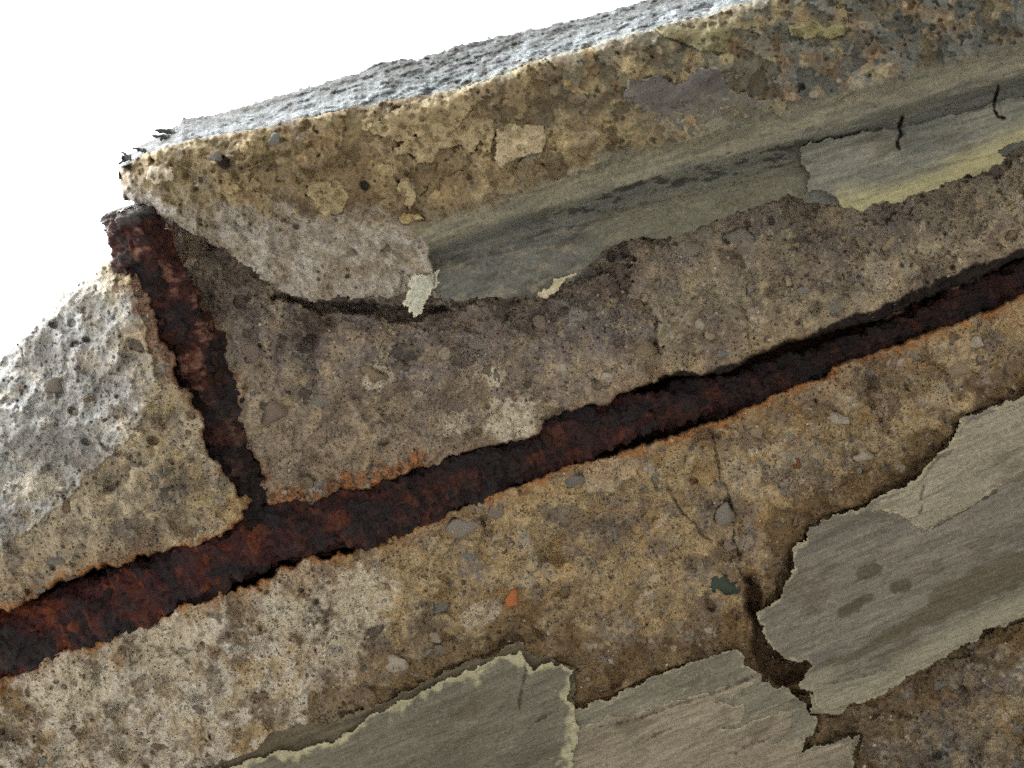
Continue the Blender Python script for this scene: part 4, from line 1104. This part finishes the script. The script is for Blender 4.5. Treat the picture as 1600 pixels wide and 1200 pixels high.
# sand grains too small to pick apart: one joined part
ico = bpy.data.meshes.new('tmp')
import bmesh
bm = bmesh.new(); bmesh.ops.create_icosphere(bm, subdivisions=1, radius=1); bmesh.ops.triangulate(bm, faces=bm.faces)
bm.verts.ensure_lookup_table()
iv = np.array([v.co[:] for v in bm.verts]); itf = np.array([[v.index for v in f.verts] for f in bm.faces]); bm.free()
bpy.data.meshes.remove(ico)
GV, GF, GC = [], [], []
k = 0
while k < 2000:
    px, py = rng.uniform(0, 1600), rng.uniform(330, 1200)
    i = np.searchsorted(CX[0], px); j = np.searchsorted(CY[:, 0], py)
    if not (core_mask[j, i] and free[j, i]) or py < ycurve(px, LIP) + 6 or dk[j, i] > -6: continue
    r = min(1.5 + rng.pareto(2.8) * 1.5, 4.6)
    c = at(px, py, CH[j, i] - r * .25)
    v = iv * rng.uniform(.75, 1.15, (len(iv), 1)) * np.array((r * rng.uniform(.9, 1.6), r, r * .8)) * UNIT
    a = rng.uniform(0, 6.28); R_ = np.array(((math.cos(a), -math.sin(a), 0), (math.sin(a), math.cos(a), 0), (0, 0, 1)))
    GV.append(v @ R_ + c); GF.append(itf + k * len(iv))
    cc = np.array(SCOL[rng.integers(len(SCOL))]) * rng.uniform(.6, 1.05)
    GC.append(np.broadcast_to(cc, (len(iv), 3))); k += 1
GF = np.concatenate(GF)
grit = mesh_object('sand_grit', np.concatenate(GV), GF.ravel(), np.full(len(GF), 3), M_GRIT, slab, np.concatenate(GC))
grit['kind'] = 'stuff'

# ------------------------------------------------------------------ loose flake hanging from the lip
Xf, Yf = np.meshgrid(np.arange(618, 700, 1.0), np.arange(412, 502, 1.0))
FP = [(640, 436), (648, 428), (664, 430), (676, 426), (684, 421), (690, 418), (686, 428), (682, 433), (686, 441), (684, 449), (676, 453), (672, 461), (664, 476), (659, 492), (654, 492), (648, 497), (643, 489), (638, 488), (637, 479), (632, 480), (627, 473), (634, 468), (634, 460), (641, 452), (637, 446)]
dF = sdist(Xf + fbm(Xf, Yf, 5, 2, seed=951) * 3, Yf + fbm(Xf, Yf, 5, 2, seed=953) * 3, FP)
HF = 62 + (Yf - 430) * .55 - ((Xf - 652 + (Yf - 450) * .35) / 16) ** 2 * 3 + fbm(Xf, Yf, 14, 3, seed=955) * 5
CF = flat(Xf.shape, (.50, .53, .46))
CF = mixc(CF, (.66, .66, .52), sstep(7, 2, dF + fbm(Xf, Yf, 10, 2, seed=957) * 6))
fl = sheet('hanging_flake', Xf, Yf, HF, dF > 0, M_CRUST, None, CF, skirt=5)
fl['label'] = 'pale torn flake hanging below the lip of the ledge'
fl['category'] = 'paint flake'

# lichen tufts on the upper left corner, against the sky
tm = mineral('dark_lichen', .4, .4, .5, base=(.09, .095, .1))
def tuft(px, py, h, prongs, label):
    V, F, LT, kk = [], [], [], 0
    o = at(px, py, h)
    for (dx, dy, wd) in prongs:
        nseg = 7
        ax = [np.array((dx * t, dy * t)) + np.array((math.sin(t * 5 + dx), math.cos(t * 4 + dy))) * 1.6 * t for t in np.linspace(0, 1, nseg)]
        for q, p2 in enumerate(ax):
            t = q / (nseg - 1); r = wd * 1.3 * (1 - .6 * t) * (1 + .35 * math.sin(q * 2.3 + dx)) * (1.25 if q == nseg - 2 else 1)
            base = at(px + p2[0], py + p2[1], h + 3 * math.sin(q + dy))
            pd = np.array((-dy, dx)) / math.hypot(dx, dy)
            sd_ = at(px + p2[0] + pd[0], py + p2[1] + pd[1], h) - at(px + p2[0], py + p2[1], h)
            up_ = np.array((0, 0, UNIT))
            for a in range(6):
                an = a * math.pi / 3
                V.append(base + (sd_ * math.cos(an) + up_ * math.sin(an)) * r * rng.uniform(.75, 1.2) - o)
        for q in range(nseg - 1):
            for a in range(6):
                b0 = kk + q * 6
                F += [b0 + a, b0 + (a + 1) % 6, b0 + 6 + (a + 1) % 6, b0 + 6 + a]; LT.append(4)
        F += [kk + a for a in range(6)]; LT.append(6)
        F += [kk + (nseg - 1) * 6 + a for a in range(5, -1, -1)]; LT.append(6)
        kk += nseg * 6
    ob = mesh_object('lichen_tuft', np.array(V), np.array(F), np.array(LT), tm)
    ob.location = o; ob['label'] = label; ob['category'] = 'lichen'; ob['group'] = 'lichen tufts on the slab corner'


tuft(204, 246, 20, [(-16, 1, 4.5), (-18, 9, 2.6), (-14, -7, 2.8)], 'dark forked lichen tuft at the very tip of the slab corner')
tuft(228, 236, 0, [(-20, -5, 2.6), (-12, 0, 3)], 'thin grey lichen sprig just above the forked tuft')
tuft(264, 214, -40, [(-28, -3, 3.2), (-16, 3, 3)], 'grey lichen spike below the topmost dark spike')
tuft(272, 206, -60, [(-28, -3, 4), (-30, -4, 2.4)], 'topmost dark lichen spike on the slab corner')
